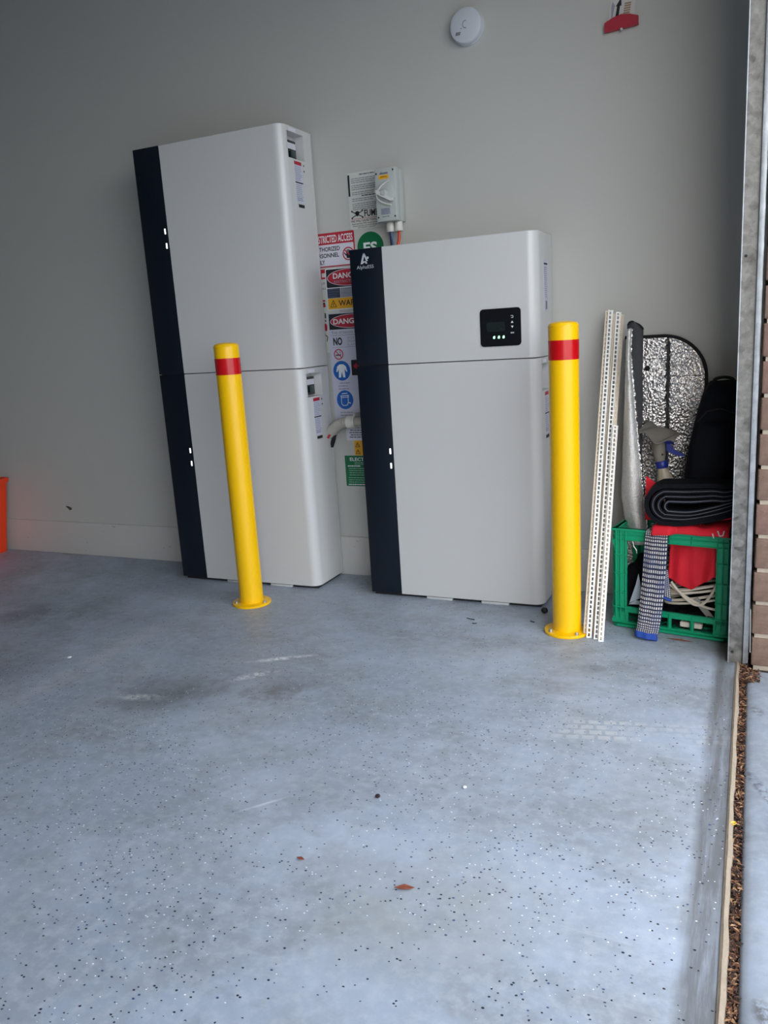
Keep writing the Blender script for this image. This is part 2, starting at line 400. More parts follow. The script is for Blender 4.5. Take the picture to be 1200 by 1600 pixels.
def ringquads(cx, cz, r0, r1, seg=28):
    P = lambda r, i: (cx+r*math.cos(2*math.pi*i/seg), cz+r*math.sin(2*math.pi*i/seg))
    return [[P(r0, i), P(r1, i), P(r1, i+1), P(r0, i+1)] for i in range(seg)]

def rootloc(p):
    while p is not None and p.parent is not None: p = p.parent
    return p.location.copy() if p is not None else Vector((0, 0, 0))
def obj(name, g, m, parent=None, smooth=35, origin=None, solid=0.0, fixn=True, kind=None):
    off = rootloc(parent) if parent is not None else (Vector(origin) if origin else None)
    if off is None:
        xs = [v[0] for v in g.v]; ys = [v[1] for v in g.v]; zs = [v[2] for v in g.v]
        off = Vector(((min(xs)+max(xs))/2, (min(ys)+max(ys))/2, min(zs)))
    me = bpy.data.meshes.new(name)
    me.from_pydata([tuple(Vector(v)-off) for v in g.v], [], g.f)
    if fixn and g.uv is None:
        bm = bmesh.new(); bm.from_mesh(me); bmesh.ops.recalc_face_normals(bm, faces=bm.faces[:]); bm.to_mesh(me); bm.free()
    if g.uv and len(g.uv) == len(g.f):
        ul = me.uv_layers.new(name='UVMap'); k = 0
        for f in g.uv:
            for c in f: ul.data[k].uv = c; k += 1
    me.materials.append(MATS[m] if isinstance(m, str) else m)
    if smooth:
        me.shade_smooth(); me.set_sharp_from_angle(angle=math.radians(smooth))
    o = bpy.data.objects.new(name, me); C.objects.link(o)
    if parent is not None: o.parent = parent
    else: o.location = off
    if solid:
        md = o.modifiers.new('thickness', 'SOLIDIFY'); md.thickness = solid; md.offset = 0
    if kind: o['kind'] = kind
    return o
def tag(o, label, cat, group=None):
    o['label'] = label; o['category'] = cat
    if group: o['group'] = group
    return o
def thing(name, label, cat, loc, group=None):
    o = bpy.data.objects.new(name, None); C.objects.link(o); o.location = loc; o.empty_display_size = 0.05
    return tag(o, label, cat, group)
def struct(name, g, m, **kw):
    o = obj(name, g, m, origin=(0, 0, 0), **kw); o['kind'] = 'structure'; return o
def copy_tree(o, parent=None, skip=()):
    c = o.copy(); C.objects.link(c); c.parent = parent
    for ch in list(o.children):
        if ch.name.split('.')[0] not in skip: copy_tree(ch, c, skip)
    return c
def flat(name, fr, polys, n0, n1, m, parent):
    g = G()
    for p in polys: g.prism(fr, p, n0, n1)
    return obj(name, g, m, parent, smooth=0)
def text(s, fr, u0, u1, v0, v1, n, m, parent, bold=0.0, name='lettering'):
    """lettering fitted into a rectangle of a frame"""
    cu = bpy.data.curves.new('t', 'FONT'); cu.body = s; cu.size = 1.0; cu.offset = bold; cu.resolution_u = 3; cu.align_x = 'CENTER'
    to = bpy.data.objects.new('t', cu); C.objects.link(to)
    dg = bpy.context.evaluated_depsgraph_get(); dg.update()
    me = bpy.data.meshes.new_from_object(to.evaluated_get(dg))
    bpy.data.objects.remove(to); bpy.data.curves.remove(cu)
    xs = [v.co.x for v in me.vertices]; ys = [v.co.y for v in me.vertices]
    x0, x1, y0, y1 = min(xs), max(xs), min(ys), max(ys)
    off = rootloc(parent)
    for v in me.vertices:
        v.co = fr(u0+(v.co.x-x0)/(x1-x0)*(u1-u0), v0+(v.co.y-y0)/(y1-y0)*(v1-v0), n) - off
    me.materials.append(m); me.name = name
    o = bpy.data.objects.new(name, me); C.objects.link(o); o.parent = parent
    return o
def lines(fr, u0, u1, vtop, n_lines, pitch, thick, n0, m, parent, ragged=0.25, name='text_lines'):
    g = G()
    for i in range(n_lines):
        e = u1-(u1-u0)*ragged*random.random(); v = vtop-pitch*i; u = u0
        while u < e-0.003:
            w = min(e-u, random.uniform(0.004, 0.016)); g.prism(fr, rect(u, u+w, v-thick, v), n0, n0+0.0003); u += w+0.0018
    return obj(name, g, m, parent, smooth=0)

# ------------------------------------------------------------------ the setting
B = 0.012
HC = 2.55
YF, YO = 4.4, 3.95           # far side wall and far jamb of the door opening
g = G().box(-4.3, 1.55, 0, 0.12, -0.02, HC); wall_back = struct('wall_back', g, 'wall_paint')
g = G().cbox(-4.2, 1.275, -0.010, 0.0, 0.0, 0.150, 0.002); struct('baseboard_back', g, 'skirting_paint')
g = G().box(-4.3, 1.277, -YF, 0.0, -0.15, 0.0); struct('floor', g, M_floor)
g = G().box(-4.3, 1.55, -YF, 0.12, HC, HC+0.1); struct('ceiling', g, M_ceil)
g = G().box(-4.3, -4.2, -YF, 0.0, 0, HC); struct('wall_left', g, M_inner)
g = G().box(-4.3, 1.55, -YF-0.1, -YF, 0, HC); struct('wall_front', g, M_inner)
g = G().box(1.312, 1.55, -0.405, 0.0, 0, HC).box(1.290, 1.55, -YF, -0.405, 2.2, HC).box(1.290, 1.55, -YF, -YO, 0, 2.2); struct('wall_right', g, M_inner)
# bare concrete edge of the slab, litter slot, driveway
g = G()
ys = [-3.95+i*0.03 for i in range(117)]
rs = []
for y in ys:
    j = 0.0010*math.sin(y*23)+0.0008*math.sin(y*57+1)
    rs.append([(1.277, y, -0.15), (1.277, y, 0.0015), (1.281+j*0.4, y, 0.004), (1.287+j, y, 0.002), (1.289+j, y, -0.012), (1.289, y, -0.15)])
g.loft(rs); struct('trim_1', g, M_concrete)
g = G()
prof = [(1.303, -0.2), (1.303, -0.014), (1.3045, -0.008), (1.309, -0.004), (1.318, -0.002), (1.335, 0.0), (6.0, -0.08), (6.0, -0.2)]
g.loft([[(x, y, z) for x, z in prof] for y in (-6.5, -0.535)])
struct('driveway', g, M_drive)
g = G().box(1.285, 1.306, -3.95, -0.42, -0.15, -0.016).box(1.306, 2.0, -0.54, -0.40, -0.15, -0.004); struct('trim_2', g, M_soil)
g = G().box(1.277, 1.31, -0.45, -0.0, -0.15, 0.0); struct('trim_3', g, M_concrete)
g = G().box(-30, 40, -45, 30, -0.30, -0.21); struct('ground', g, M_asphalt)
# leaf litter in the slot and at the foot of the pier
g = G(); lm = []
for i in range(3500):
    if random.random() < 0.86:
        y = random.uniform(-2.4, -0.52); x = random.uniform(1.289, 1.304)
        z = random.uniform(-0.016, -0.003)
    else:
        y = random.uniform(-0.60, -0.50); x = random.uniform(1.288, 1.335); z = random.uniform(-0.004, 0.005)
        if x > 1.306 and y > -0.53: y = -0.535
    a = random.uniform(0, 6.28); L = random.uniform(0.002, 0.007); w = L*random.uniform(0.18, 0.5)
    dx, dy = math.cos(a), math.sin(a); t = random.uniform(-0.5, 0.5)*L
    g.add([(x-dx*L, y-dy*L, z-t), (x+dy*w, y-dx*w, z+0.001), (x+dx*L, y+dy*L, z+t), (x-dy*w, y+dx*w, z+0.001), (x, y, z-0.0012)],
          [(0,1,2,3), (0,4,1), (1,4,2), (2,4,3), (3,4,0)])
    lm += [random.choice((0, 0, 1, 1, 2))]*5
litter = obj('leaf_litter', g, M_litter[0], smooth=0, kind='stuff', fixn=False)
for mm in M_litter[1:]: litter.data.materials.append(mm)
litter.data.polygons.foreach_set('material_index', lm)
tag(litter, 'brown crumbled leaf litter filling the slot beside the driveway', 'leaf litter')

# brick pier outside the door
BX, BY, PIT = 1.3115, -0.520, 0.0865
g = G().box(BX+0.007, BX+0.345, BY+0.007, -0.405, -0.004, 2.2)
pier = struct('wall_outside', g, M_mortar)
def brick_mesh(L):
    gg = G().cbox(0, L, 0, 0.110, 0, 0.0765, 0.005, 2)
    me = bpy.data.meshes.new('brick')
    random.seed(int(L*1000))
    me.from_pydata([(v[0]+random.uniform(-.0008, .0008), v[1]+random.uniform(-.001, .001), v[2]+random.uniform(-.0008, .0008)) for v in gg.v], [], gg.f)
    me.shade_smooth(); me.set_sharp_from_angle(angle=math.radians(40))
    return me
bms = {}
for mi in (0, 1):
    for L in (0.230, 0.110):
        me = brick_mesh(L); me.materials.append(M_bricks[mi]); bms[(mi, L)] = me
random.seed(11)
for k in range(25):
    x = BX
    for L in ((0.230, 0.110) if k % 2 == 0 else (0.110, 0.230)):
        o = bpy.data.objects.new('brick', bms[(random.choice((0, 0, 1)), L)]); C.objects.link(o); o.parent = pier
        o.location = (x+random.uniform(-.001, .001), BY+random.uniform(-.0015, .0015), 0.008+PIT*k); x += L+0.010

# door tracks
t = thing('door_track', 'galvanised steel garage door track standing beside the green crate', 'door track', (1.275, -0.46, 0))
obj('channel', G().box(1.258, 1.2920, -0.490, -0.4875, 0, 2.2).box(1.258, 1.2600, -0.4875, -0.430, 0, 2.2), M_galv, t, smooth=0)
obj('lip', G().cbox(1.2573, 1.2596, -0.4925, -0.486, 0, 2.2, 0.0008), M_galv2, t)
obj('inner_web', G().box(1.260, 1.2915, -0.434, -0.431, 0, 2.2), M_galv, t, smooth=0)
for z in (0.030, 1.02, 1.9):
    obj('bolt_hole', G().lathe([(0.0035, 0.0), (0.0035, 0.0006)], (1.268, -0.490, z), '-y', 12), M_gap, t)
t = thing('door_jamb_angle', 'narrow pale galvanised angle between the door track and the bricks', 'metal angle', (1.300, -0.50, 0))
obj('front_flange', G().cbox(1.2932, 1.3065, -0.500, -0.493, 0, 2.2, 0.0015), M_galv2, t)
obj('side_flange', G().box(1.2932, 1.2955, -0.493, -0.425, 0, 2.2), M_galv2, t, smooth=0)

# ------------------------------------------------------------------ cabinets
W, D, H, HI, S, R = 0.610, 0.1987, 0.7854, 0.3692, 0.1149, 0.034
Z0, X1, X2 = 0.012, -0.7281, 0.0962
def profile(notch=False, inset=0.0, r=R):
    i = inset
    p = [(S+i, -D+i)]
    for k in range(13):
        q = math.radians(-90+90*k/12); p.append((W-r+(r-i)*math.cos(q), -D+r+(r-i)*math.sin(q)))
    if notch: p += [(W, -D+0.026), (W-0.040, -D+0.026), (W-0.040, -0.058), (W, -0.058)]
    else: p += [(W-i, -D+0.1)]
    p += [(W-i, -0.017), (S+i, -0.017)]
    return p
def prof_prism(g, pr, o, z0, z1, pr2=None):
    return g.loft([[(o[0]+x, o[1]+y, o[2]+z0) for x, y in pr], [(o[0]+x, o[1]+y, o[2]+z1) for x, y in (pr2 or pr)]])
def cabinet(name, label, cat, x0, z0, h, recess, feet, group):
    o = (x0, -B, z0); t = thing(name, label, cat, o, group)
    hh = h-0.003
    g = G()
    if recess:
        prof_prism(g, profile(), o, 0.0, 0.682); prof_prism(g, profile(True), o, 0.682, 0.764); prof_prism(g, profile(), o, 0.764, hh-0.002)
    else: prof_prism(g, profile(), o, 0.0, hh-0.002)
    prof_prism(g, profile(), o, hh-0.002, hh, profile(inset=0.002))
    body = obj('body', g, M_white, t, smooth=30)
    obj('back_plate', G().cbox(o[0], o[0]+W-0.001, o[1]-0.0150, o[1], o[2], o[2]+hh-0.001, 0.0015), M_back, t)
    obj('side_panel', G().cbox(o[0], o[0]+S-0.0012, o[1]-D-0.0005, o[1]-0.016, o[2], o[2]+hh, 0.0016), M_navy, t)
    obj('shade_gap_plinth', G().box(o[0]+0.006, o[0]+W-0.012, o[1]-D+(0.016 if feet else 0.006), o[1]-0.01, o[2]-(0.012 if feet else 0.003), o[2]), M_gap, t, smooth=0)  # recessed black block, its colour stands in for shade in the gap below
    if feet:
        for a, b in ((0.205, 0.297), (0.400, 0.493)):
            obj('foot', G().cbox(o[0]+a, o[0]+b, o[1]-D+0.004, o[1]-D+0.015, o[2]-0.0118, o[2]-0.0035, 0.001), M_back, t)
    return t, body
FS = lambda x0, z0: frame((x0+W, -B, z0), (0, 1, 0), (0, 0, 1), (1, 0, 0))         # right flank of a cabinet
FF = lambda x0, z0: frame((x0, -B-D, z0), (1, 0, 0), (0, 0, 1), (0, -1, 0))        # its front
def battery_extras(t, x0, z0):
    ff = FF(x0, z0); fs = FS(x0, z0)
    for z in (0.499, 0.450): flat('status_light', ff, [rrect(0.1005, 0.1060, z-0.0095, z+0.0095, 0.002)], 0.0003, 0.0016, M_led, t)
    # breaker in the recess
    br = obj('breaker', G().cbox(x0+W-0.0398, x0+W-0.030, -B-D+0.0265, -B-0.0585, z0+0.686, z0+0.750, 0.002), M_blackg, t)
    fr = frame((x0+W-0.030, -B-D, z0), (0, 1, 0), (0, 0, 1), (1, 0, 0))
    flat('breaker_label', fr, [rect(0.030, 0.137, 0.722, 0.741)], 0.0001, 0.0008, M_signw, br)
    obj('breaker_toggle', G().cbox(x0+W-0.030, x0+W-0.022, -B-D+0.100, -B-D+0.122, z0+0.694, z0+0.716, 0.002), mat('toggle_green_grey', srgb(58, 76, 74), 0.4), br)
    # stickers on the flank
    lab = flat('rating_label', fs, [rect(-0.132, -0.082, 0.545, 0.676)], 0.0, 0.0005, M_signl, t)
    flat('warning_strip', fs, [rect(-0.132, -0.085, 0.665, 0.676)], 0.0005, 0.0009, M_red, lab)
    for r_ in (rect(-0.132, -0.082, 0.607, 0.611), rect(-0.122, -0.084, 0.530, 0.540)): flat('black_strip', fs, [r_], 0.0, 0.0009, M_black, lab)
    lines(fs, -0.129, -0.085, 0.660, 8, 0.006, 0.0022, 0.0005, M_midgrey, lab)
    lines(fs, -0.129, -0.085, 0.602, 9, 0.006, 0.0022, 0.0005, M_midgrey, lab)
    for c_ in (-0.118, -0.101): flat('certification_mark', fs, ringquads(c_, 0.556, 0.0045, 0.0058, 14), 0.0005, 0.0008, M_greyt, lab)
    for z in (0.668, 0.650): flat('screw_hole', fs, [ell(-0.068, z, 0.0028, 0.0036, 12)], 0.0, 0.0005, M_gap, t)
    flat('quality_sticker', fs, [rect(-0.150, -0.105, 0.766, 0.776)], 0.0, 0.0004, M_signw, t)
G_bat = 'battery cabinets'
bat1, _ = cabinet('battery_cabinet', 'lower white battery cabinet of the taller stack, behind the left yellow bollard', 'battery cabinet', X1, Z0, H, True, True, G_bat)
battery_extras(bat1, X1, Z0)
bat2 = copy_tree(bat1, None, skip=('foot', 'shade_gap_plinth'))
bat2.location = (X1, -B, Z0+H)
bat2['label'] = 'upper white battery cabinet of the taller stack, reaching highest on the wall'
obj('shade_gap_plinth', G().box(X1+0.006, X1+W-0.006, -B-D+0.006, -B-0.01, Z0+H-0.003, Z0+H), M_gap, bat2, smooth=0)  # black filler painting the shaded seam between the stacked cabinets
bat3 = copy_tree(bat1)
bat3.location = (X2, -B, Z0)
bat3['label'] = 'lower white battery cabinet under the inverter with the display, beside the right bollard'

inv, _ = cabinet('inverter_cabinet', 'white inverter cabinet with a small black display and logo, topmost of the shorter stack', 'inverter', X2, Z0+H, HI, False, False, None)
ff = FF(X2, Z0+H); fs = FS(X2, Z0+H)
u0, u1, v0, v1 = 0.431, 0.558, 0.0386, 0.1506
dp = flat('display_panel', ff, [rrect(u0, u1, v0, v1, 0.011)], 0.0, 0.003, M_blackg, inv)
flat('lcd', ff, [rect(u0+0.020, u0+0.078, v0+0.044, v0+0.072)], 0.003, 0.0034, M_lcd, dp)
for i in range(3):
    c = u0+0.043+i*0.0148
    flat('indicator_light', ff, [[(c-0.0034, v0+0.0235), (c+0.0020, v0+0.0225), (c+0.0036, v0+0.0270), (c+0.0024, v0+0.0315), (c-0.0022, v0+0.0300)]], 0.003, 0.0036, M_green_led, dp)
bx = u0+0.1005
flat('button_icon', ff, [[(bx-0.004, v0+0.067), (bx+0.004, v0+0.067), (bx, v0+0.0735)]], 0.003, 0.0036, M_icon, dp)
flat('button_icon', ff, [[(bx-0.004, v0+0.0585), (bx, v0+0.052), (bx+0.004, v0+0.0585)]], 0.003, 0.0036, M_icon, dp)
flat('button_icon', ff, [bar(bx-0.004, v0+0.0885, bx+0.003, v0+0.0885, 0.0012), bar(bx+0.003, v0+0.0885, bx+0.003, v0+0.0825, 0.0012), bar(bx+0.003, v0+0.0825, bx-0.003, v0+0.0825, 0.0012)], 0.003, 0.0036, M_icon, dp)
flat('button_icon', ff, [rect(bx-0.005, bx-0.0025, v0+0.036, v0+0.040), rect(bx-0.0015, bx+0.001, v0+0.036, v0+0.040), rect(bx+0.002, bx+0.005, v0+0.036, v0+0.040)], 0.003, 0.0036, M_silver, dp)
# logo: a split A with a dot, and the maker's name under it
lg = flat('logo', ff, [[(0.0385, 0.319), (0.0455, 0.319), (0.0535, 0.345), (0.0545, 0.352), (0.0495, 0.352)],
                       [(0.0495, 0.352), (0.0545, 0.352), (0.0650, 0.327), (0.0590, 0.327), (0.0525, 0.3430)],
                       [(0.0455, 0.319), (0.0485, 0.3275), (0.0590, 0.327), (0.0625, 0.319), (0.0560, 0.319), (0.0555, 0.3235), (0.0500, 0.3225)],
                       rrect(0.0615, 0.0680, 0.3335, 0.3405, 0.002, 3)], 0.0008, 0.0013, M_silver, inv)
text('AlphaESS', ff, 0.0240, 0.0840, 0.3010, 0.3145, 0.0011, M_silver, inv)
lb = flat('rating_label', fs, [rect(-0.120, -0.070, 0.135, 0.285)], 0.0, 0.0005, M_signl, inv)
for r_ in (rect(-0.118, -0.072, 0.272, 0.277), rect(-0.100, -0.095, 0.140, 0.165), rect(-0.088, -0.084, 0.140, 0.165)): flat('black_strip', fs, [r_], 0.0005, 0.0009, M_black, lb)
lines(fs, -0.116, -0.074, 0.265, 15, 0.0062, 0.0024, 0.0005, M_midgrey, lb)

# ------------------------------------------------------------------ bollards
def bollard(loc, label, bolts):
    t = thing('bollard', label, 'bollard', loc, 'yellow bollards'); x, y, z = loc
    r = 0.0412
    obj('post', G().lathe([(r, 0.010), (r, 0.884)], loc, seg=48), M_yellow, t)
    obj('cap', G().lathe([(r, 0.884), (r+0.0007, 0.8845), (r+0.0007, 0.8860), (r-0.001, 0.8885), (r*0.9, 0.8935), (r*0.6, 0.8972), (r*0.25, 0.8985), (0.001, 0.8988)], loc, seg=48), M_yellow, t)
    obj('reflective_band', G().lathe([(r, 0.795), (r+0.0006, 0.795), (r+0.0006, 0.848), (r, 0.848)], loc, seg=48), M_redtape, t)
    fl = obj('base_flange', G().lathe([(0.0655, 0), (0.0668, 0.001), (0.0668, 0.0065), (0.0655, 0.0080), (r+0.004, 0.0080), (r+0.001, 0.010), (r-0.002, 0.0102)], loc, seg=48), M_yellow, t)
    for a in bolts:
        bx, by = x+0.0545*math.cos(math.radians(a)), y+0.0545*math.sin(math.radians(a))
        obj('bolt', G().lathe([(0.0068, 0.008), (0.0068, 0.0092), (0.0055, 0.0094), (0.0055, 0.0130), (0.0040, 0.0150), (0.001, 0.0155)], (bx, by, 0), seg=6 if False else 12), M_steel, fl)
    return t
bollard((-0.2836, -0.3986, 0), 'yellow bollard with a red band in front of the taller cabinet stack', (221, 356, 86, 131))
bollard((0.8163, -0.3808, 0), 'yellow bollard with a red band beside the white beads', (221, 131, 41, 311))

# ------------------------------------------------------------------ signs and fittings on the wall
def sign(name, label, x0, x1, z0, z1, m, n0=0.0, r=0.004, cat='sign', th=0.0014):
    t = thing(name, label, cat, ((x0+x1)/2, -n0, z0))
    flat('plate', FW, [rrect(x0, x1, z0, z1, r)], n0, n0+th, m, t)
    return t, n0+th
# toxic fumes notice behind the isolator
t, n = sign('fume_notice', 'white printed notice with FUMES lettering behind the isolator switch', 0.005, 0.178, 1.253, 1.436, M_clearp)
lines(FW, 0.050, 0.125, 1.430, 1, 0.01, 0.0042, n, M_greyt, t, 0.0)
lines(FW, 0.018, 0.125, 1.417, 3, 0.0062, 0.0022, n, M_greyt, t)
lines(FW, 0.018, 0.125, 1.395, 3, 0.0062, 0.0022, n, M_greyt, t)
lines(FW, 0.018, 0.125, 1.373, 2, 0.0062, 0.0022, n, M_greyt, t)
lines(FW, 0.055, 0.125, 1.361, 1, 0.0062, 0.0030, n, M_black, t)
lines(FW, 0.018, 0.125, 1.352, 2, 0.0062, 0.0022, n, M_greyt, t)
lines(FW, 0.018, 0.125, 1.336, 4, 0.0060, 0.0022, n, M_greyt, t)
flat('skull_emblem', FW, [ell(0.034, 1.305, 0.0085, 0.0065, 14), rect(0.030, 0.038, 1.295, 1.302), bar(0.014, 1.311, 0.054, 1.291, 0.003), bar(0.014, 1.291, 0.054, 1.311, 0.003), ell(0.014, 1.312, 0.003), ell(0.054, 1.312, 0.003), ell(0.014, 1.290, 0.003), ell(0.054, 1.290, 0.003)], n, n+0.0004, M_black, t)
text('FUMES', FW, 0.061, 0.124, 1.290, 1.313, n+0.0003, M_black, t, bold=0.022)
flat('red_rule', FW, [rect(0.010, 0.115, 1.2855, 1.2867)], n, n+0.0003, M_red, t)
text('FIRE WILL CAUSE TOXIC FUMES', FW, 0.009, 0.135, 1.2755, 1.2825, n+0.0003, mat('dark_red_print', srgb(96, 40, 44), 0.6), t, bold=0.02)
text('Appropriate PPE requirements for', FW, 0.010, 0.128, 1.2665, 1.2728, n+0.0003, M_black, t, bold=0.01)
text('entering the surroundings of', FW, 0.014, 0.118, 1.2600, 1.2655, n+0.0003, M_black, t, bold=0.01)
text('the battery system', FW, 0.032, 0.100, 1.2540, 1.2592, n+0.0003, M_black, t, bold=0.01)
flat('black_edge_tab', FW, [rect(0.0060, 0.0125, 1.361, 1.430)], n, n+0.0006, M_black, t)

# restricted access sign
t, n = sign('restricted_access_sign', 'white sign with red RESTRICTED ACCESS header between the two stacks', -0.168, 0.016, 1.137, 1.252, M_red, 0.0003, 0.005)
flat('white_field', FW, [rrect(-0.164, 0.012, 1.141, 1.213, 0.004)], n, n+0.0003, M_signw, t)
text('RESTRICTED ACCESS', FW, -0.143, 0.010, 1.219, 1.244, n+0.0003, M_icon, t, bold=0.016)
text('AUTHORIZED', FW, -0.148, -0.042, 1.1905, 1.2055, n+0.0006, M_black, t, bold=0.022)
text('PERSONNEL', FW, -0.147, -0.047, 1.169, 1.184, n+0.0006, M_black, t, bold=0.022)
text('ONLY', FW, -0.145, -0.105, 1.147, 1.162, n+0.0006, M_black, t, bold=0.022)
flat('prohibition_ring', FW, ringquads(-0.010, 1.176, 0.0185, 0.0225)+[bar(-0.025, 1.190, 0.005, 1.162, 0.0035)], n+0.0006, n+0.0009, M_red, t)
flat('hand_emblem', FW, [rrect(-0.018, -0.002, 1.161, 1.178, 0.004)] + [rrect(-0.0185+i*0.0045, -0.0150+i*0.0045, 1.174, 1.188+0.003*(i in (1, 2)), 0.0015, 3) for i in range(4)] + [bar(-0.018, 1.170, -0.026, 1.180, 0.004)], n+0.0003, n+0.0006, M_black, t)

# emergency dot
t = thing('energy_storage_sticker', 'round green ES sticker above the inverter cabinet', 'sticker', (0.076, -0.0005, 1.140))
flat('disc', FW, [ell(0.076, 1.190, 0.050, seg=48)], 0.0003, 0.0016, M_greenp, t)
text('ES', FW, 0.050, 0.102, 1.170, 1.206, 0.0018, M_icon, t, bold=0.03)

# partly hidden sheet beside the taller stack
t, n = sign('warning_sheet', 'white sheet with red and black marks against the flank of the taller stack', -0.172, -0.062, 0.840, 1.134, M_clearp, 0.0003, 0.003)
flat('red_header', FW, [[(-0.170, 1.098), (-0.064, 1.098), (-0.064, 1.104), (-0.122, 1.104), (-0.122, 1.118), (-0.064, 1.118), (-0.064, 1.131), (-0.170, 1.131)]], n, n+0.0003, M_red, t)
for r_ in (rect(-0.170, -0.116, 1.020, 1.026), rect(-0.170, -0.116, 1.001, 1.010)): flat('red_bar', FW, [r_], n, n+0.0003, M_red, t)
text('UR', FW, -0.126, -0.110, 1.079, 1.088, n+0.0003, M_greyt, t)
text('IN', FW, -0.124, -0.111, 1.061, 1.069, n+0.0003, M_greyt, t)
for r_ in (rect(-0.170, -0.117, 1.0105, 1.0165), rect(-0.122, -0.117, 0.962, 0.980), rect(-0.122, -0.118, 0.950, 0.956)): flat('black_mark', FW, [r_], n, n+0.0003, M_black, t)
flat('red_blot', FW, [ell(-0.121, 0.930, 0.006, 0.014, 16)], n, n+0.0003, M_red, t)
flat('black_hook', FW, [bar(-0.126, 0.905, -0.116, 0.895, 0.003), bar(-0.116, 0.895, -0.121, 0.880, 0.003)], n, n+0.0003, M_black, t)

# first danger board
t, n = sign('danger_board', 'black sign with red DANGER oval above a yellow WARNING strip', -0.107, 0.085, 0.988, 1.132, M_icon, 0.0024, 0.006)
flat('black_field', FW, [rrect(-0.1035, 0.0815, 1.066, 1.1285, 0.004)], n, n+0.0003, M_black, t)
flat('red_oval', FW, [ell(-0.010, 1.098, 0.088, 0.0275, 48)], n+0.0006, n+0.0009, M_red, t)
flat('oval_rim', FW, [[(-0.010+a*math.cos(q), 1.098+b*math.sin(q)) for a, b, q in ((0.088, 0.0275, 2*math.pi*i/48), (0.0905, 0.0292, 2*math.pi*i/48), (0.0905, 0.0292, 2*math.pi*(i+1)/48), (0.088, 0.0275, 2*math.pi*(i+1)/48))] for i in range(48)], n+0.0003, n+0.0010, M_signw, t)
text('DANGER', FW, -0.076, 0.036, 1.095, 1.114, n+0.0011, M_icon, t, bold=0.025)
text('RESTRICTED AREA', FW, -0.073, 0.053, 1.080, 1.089, n+0.0011, M_midgrey, t)
flat('blue_field', FW, [rect(-0.1035, -0.052, 1.030, 1.063)], n, n+0.0003, M_navyp, t)
flat('grey_field', FW, [rect(-0.0505, 0.0815, 1.030, 1.063)], n, n+0.0003, M_midgrey, t)
lines(FW, -0.100, -0.055, 1.060, 4, 0.008, 0.0012, n+0.0003, M_greyt, t)
lines(FW, -0.047, 0.070, 1.060, 2, 0.015, 0.0012, n+0.0003, M_greyt, t)
flat('yellow_strip', FW, [rrect(-0.1035, 0.0815, 0.9915, 1.029, 0.004)], n, n+0.0003, M_yellowp, t)
tri = lambda c, b, w, h: [(c-w/2, b), (c+w/2, b), (c, b+h)]
flat('hazard_triangle', FW, [bar(-0.094, 0.999, -0.070, 0.999, 0.0022), bar(-0.094, 0.999, -0.082, 1.022, 0.0022), bar(-0.070, 0.999, -0.082, 1.022, 0.0022), bar(-0.082, 1.003, -0.082, 1.014, 0.0026)], n+0.0003, n+0.0006, M_black, t)
text('WARNING', FW, -0.061, 0.073, 1.001, 1.021, n+0.0005, M_black, t, bold=0.015)

# second danger board with protective-gear pictograms
t, n = sign('battery_danger_board', 'tall white sign with a DANGER oval, NO lettering and two blue circles', -0.110, 0.060, 0.594, 0.978, M_signl, 0.0024, 0.005)
flat('black_field', FW, [rect(-0.1055, 0.0565, 0.920, 0.9745)], n, n+0.0003, M_black, t)
flat('red_oval', FW, [ell(-0.014, 0.9475, 0.084, 0.0225, 48)], n+0.0006, n+0.0009, M_red, t)
flat('oval_rim', FW, [[(-0.014+a*math.cos(q), 0.9475+b*math.sin(q)) for a, b, q in ((0.084, 0.0225, 2*math.pi*i/48), (0.0865, 0.0242, 2*math.pi*i/48), (0.0865, 0.0242, 2*math.pi*(i+1)/48), (0.084, 0.0225, 2*math.pi*(i+1)/48))] for i in range(48)], n+0.0003, n+0.0010, M_signw, t)
text('DANGER', FW, -0.088, 0.030, 0.938, 0.957, n+0.0011, M_icon, t, bold=0.025)
text('Risk of battery explosion', FW, -0.097, 0.048, 0.902, 0.914, n+0.0003, M_greyt, t)
flat('rule', FW, [rect(-0.104, 0.055, 0.8985, 0.8998), rect(-0.100, 0.055, 0.8565, 0.8575)], n, n+0.0003, M_greyt, t)
text('NO', FW, -0.094, -0.058, 0.864, 0.892, n+0.0003, M_black, t, bold=0.04)
for i, s in enumerate(('SMOKING', 'SPARKS', 'FLAMES')): text(s, FW, -0.037, 0.014-0.004*i, 0.884-0.012*i, 0.893-0.012*i, n+0.0003, M_midgrey, t)
flat('no_smoking_ring', FW, ringquads(-0.076, 0.832, 0.0155, 0.0190)+[bar(-0.087, 0.844, -0.065, 0.820, 0.003)], n+0.0003, n+0.0007, M_red, t)
flat('cigarette_emblem', FW, [rect(-0.088, -0.066, 0.8275, 0.8315), bar(-0.068, 0.835, -0.072, 0.843, 0.002)], n, n+0.0003, M_black, t)
flat('blue_circle', FW, [ell(-0.068, 0.773, 0.0345, 0.0355, 40)], n, n+0.0004, M_bluep, t)
flat('coverall_emblem', FW, [[(-0.076, 0.796), (-0.060, 0.796), (-0.050, 0.788), (-0.0455, 0.770), (-0.0495, 0.769), (-0.056, 0.780), (-0.056, 0.768), (-0.080, 0.768), (-0.080, 0.780), (-0.0865, 0.769), (-0.0905, 0.770), (-0.086, 0.788)],
                        [(-0.080, 0.768), (-0.0685, 0.768), (-0.0725, 0.749), (-0.0815, 0.749)], [(-0.0675, 0.768), (-0.056, 0.768), (-0.0545, 0.749), (-0.0635, 0.749)]], n+0.0004, n+0.0008, M_icon, t)
for i in range(3): lines(FW, -0.086+0.006*(i == 0), -0.040-0.008*(i == 1), 0.731-0.0105*i, 1, 0.01, 0.0045, n, M_midgrey, t, 0.0)
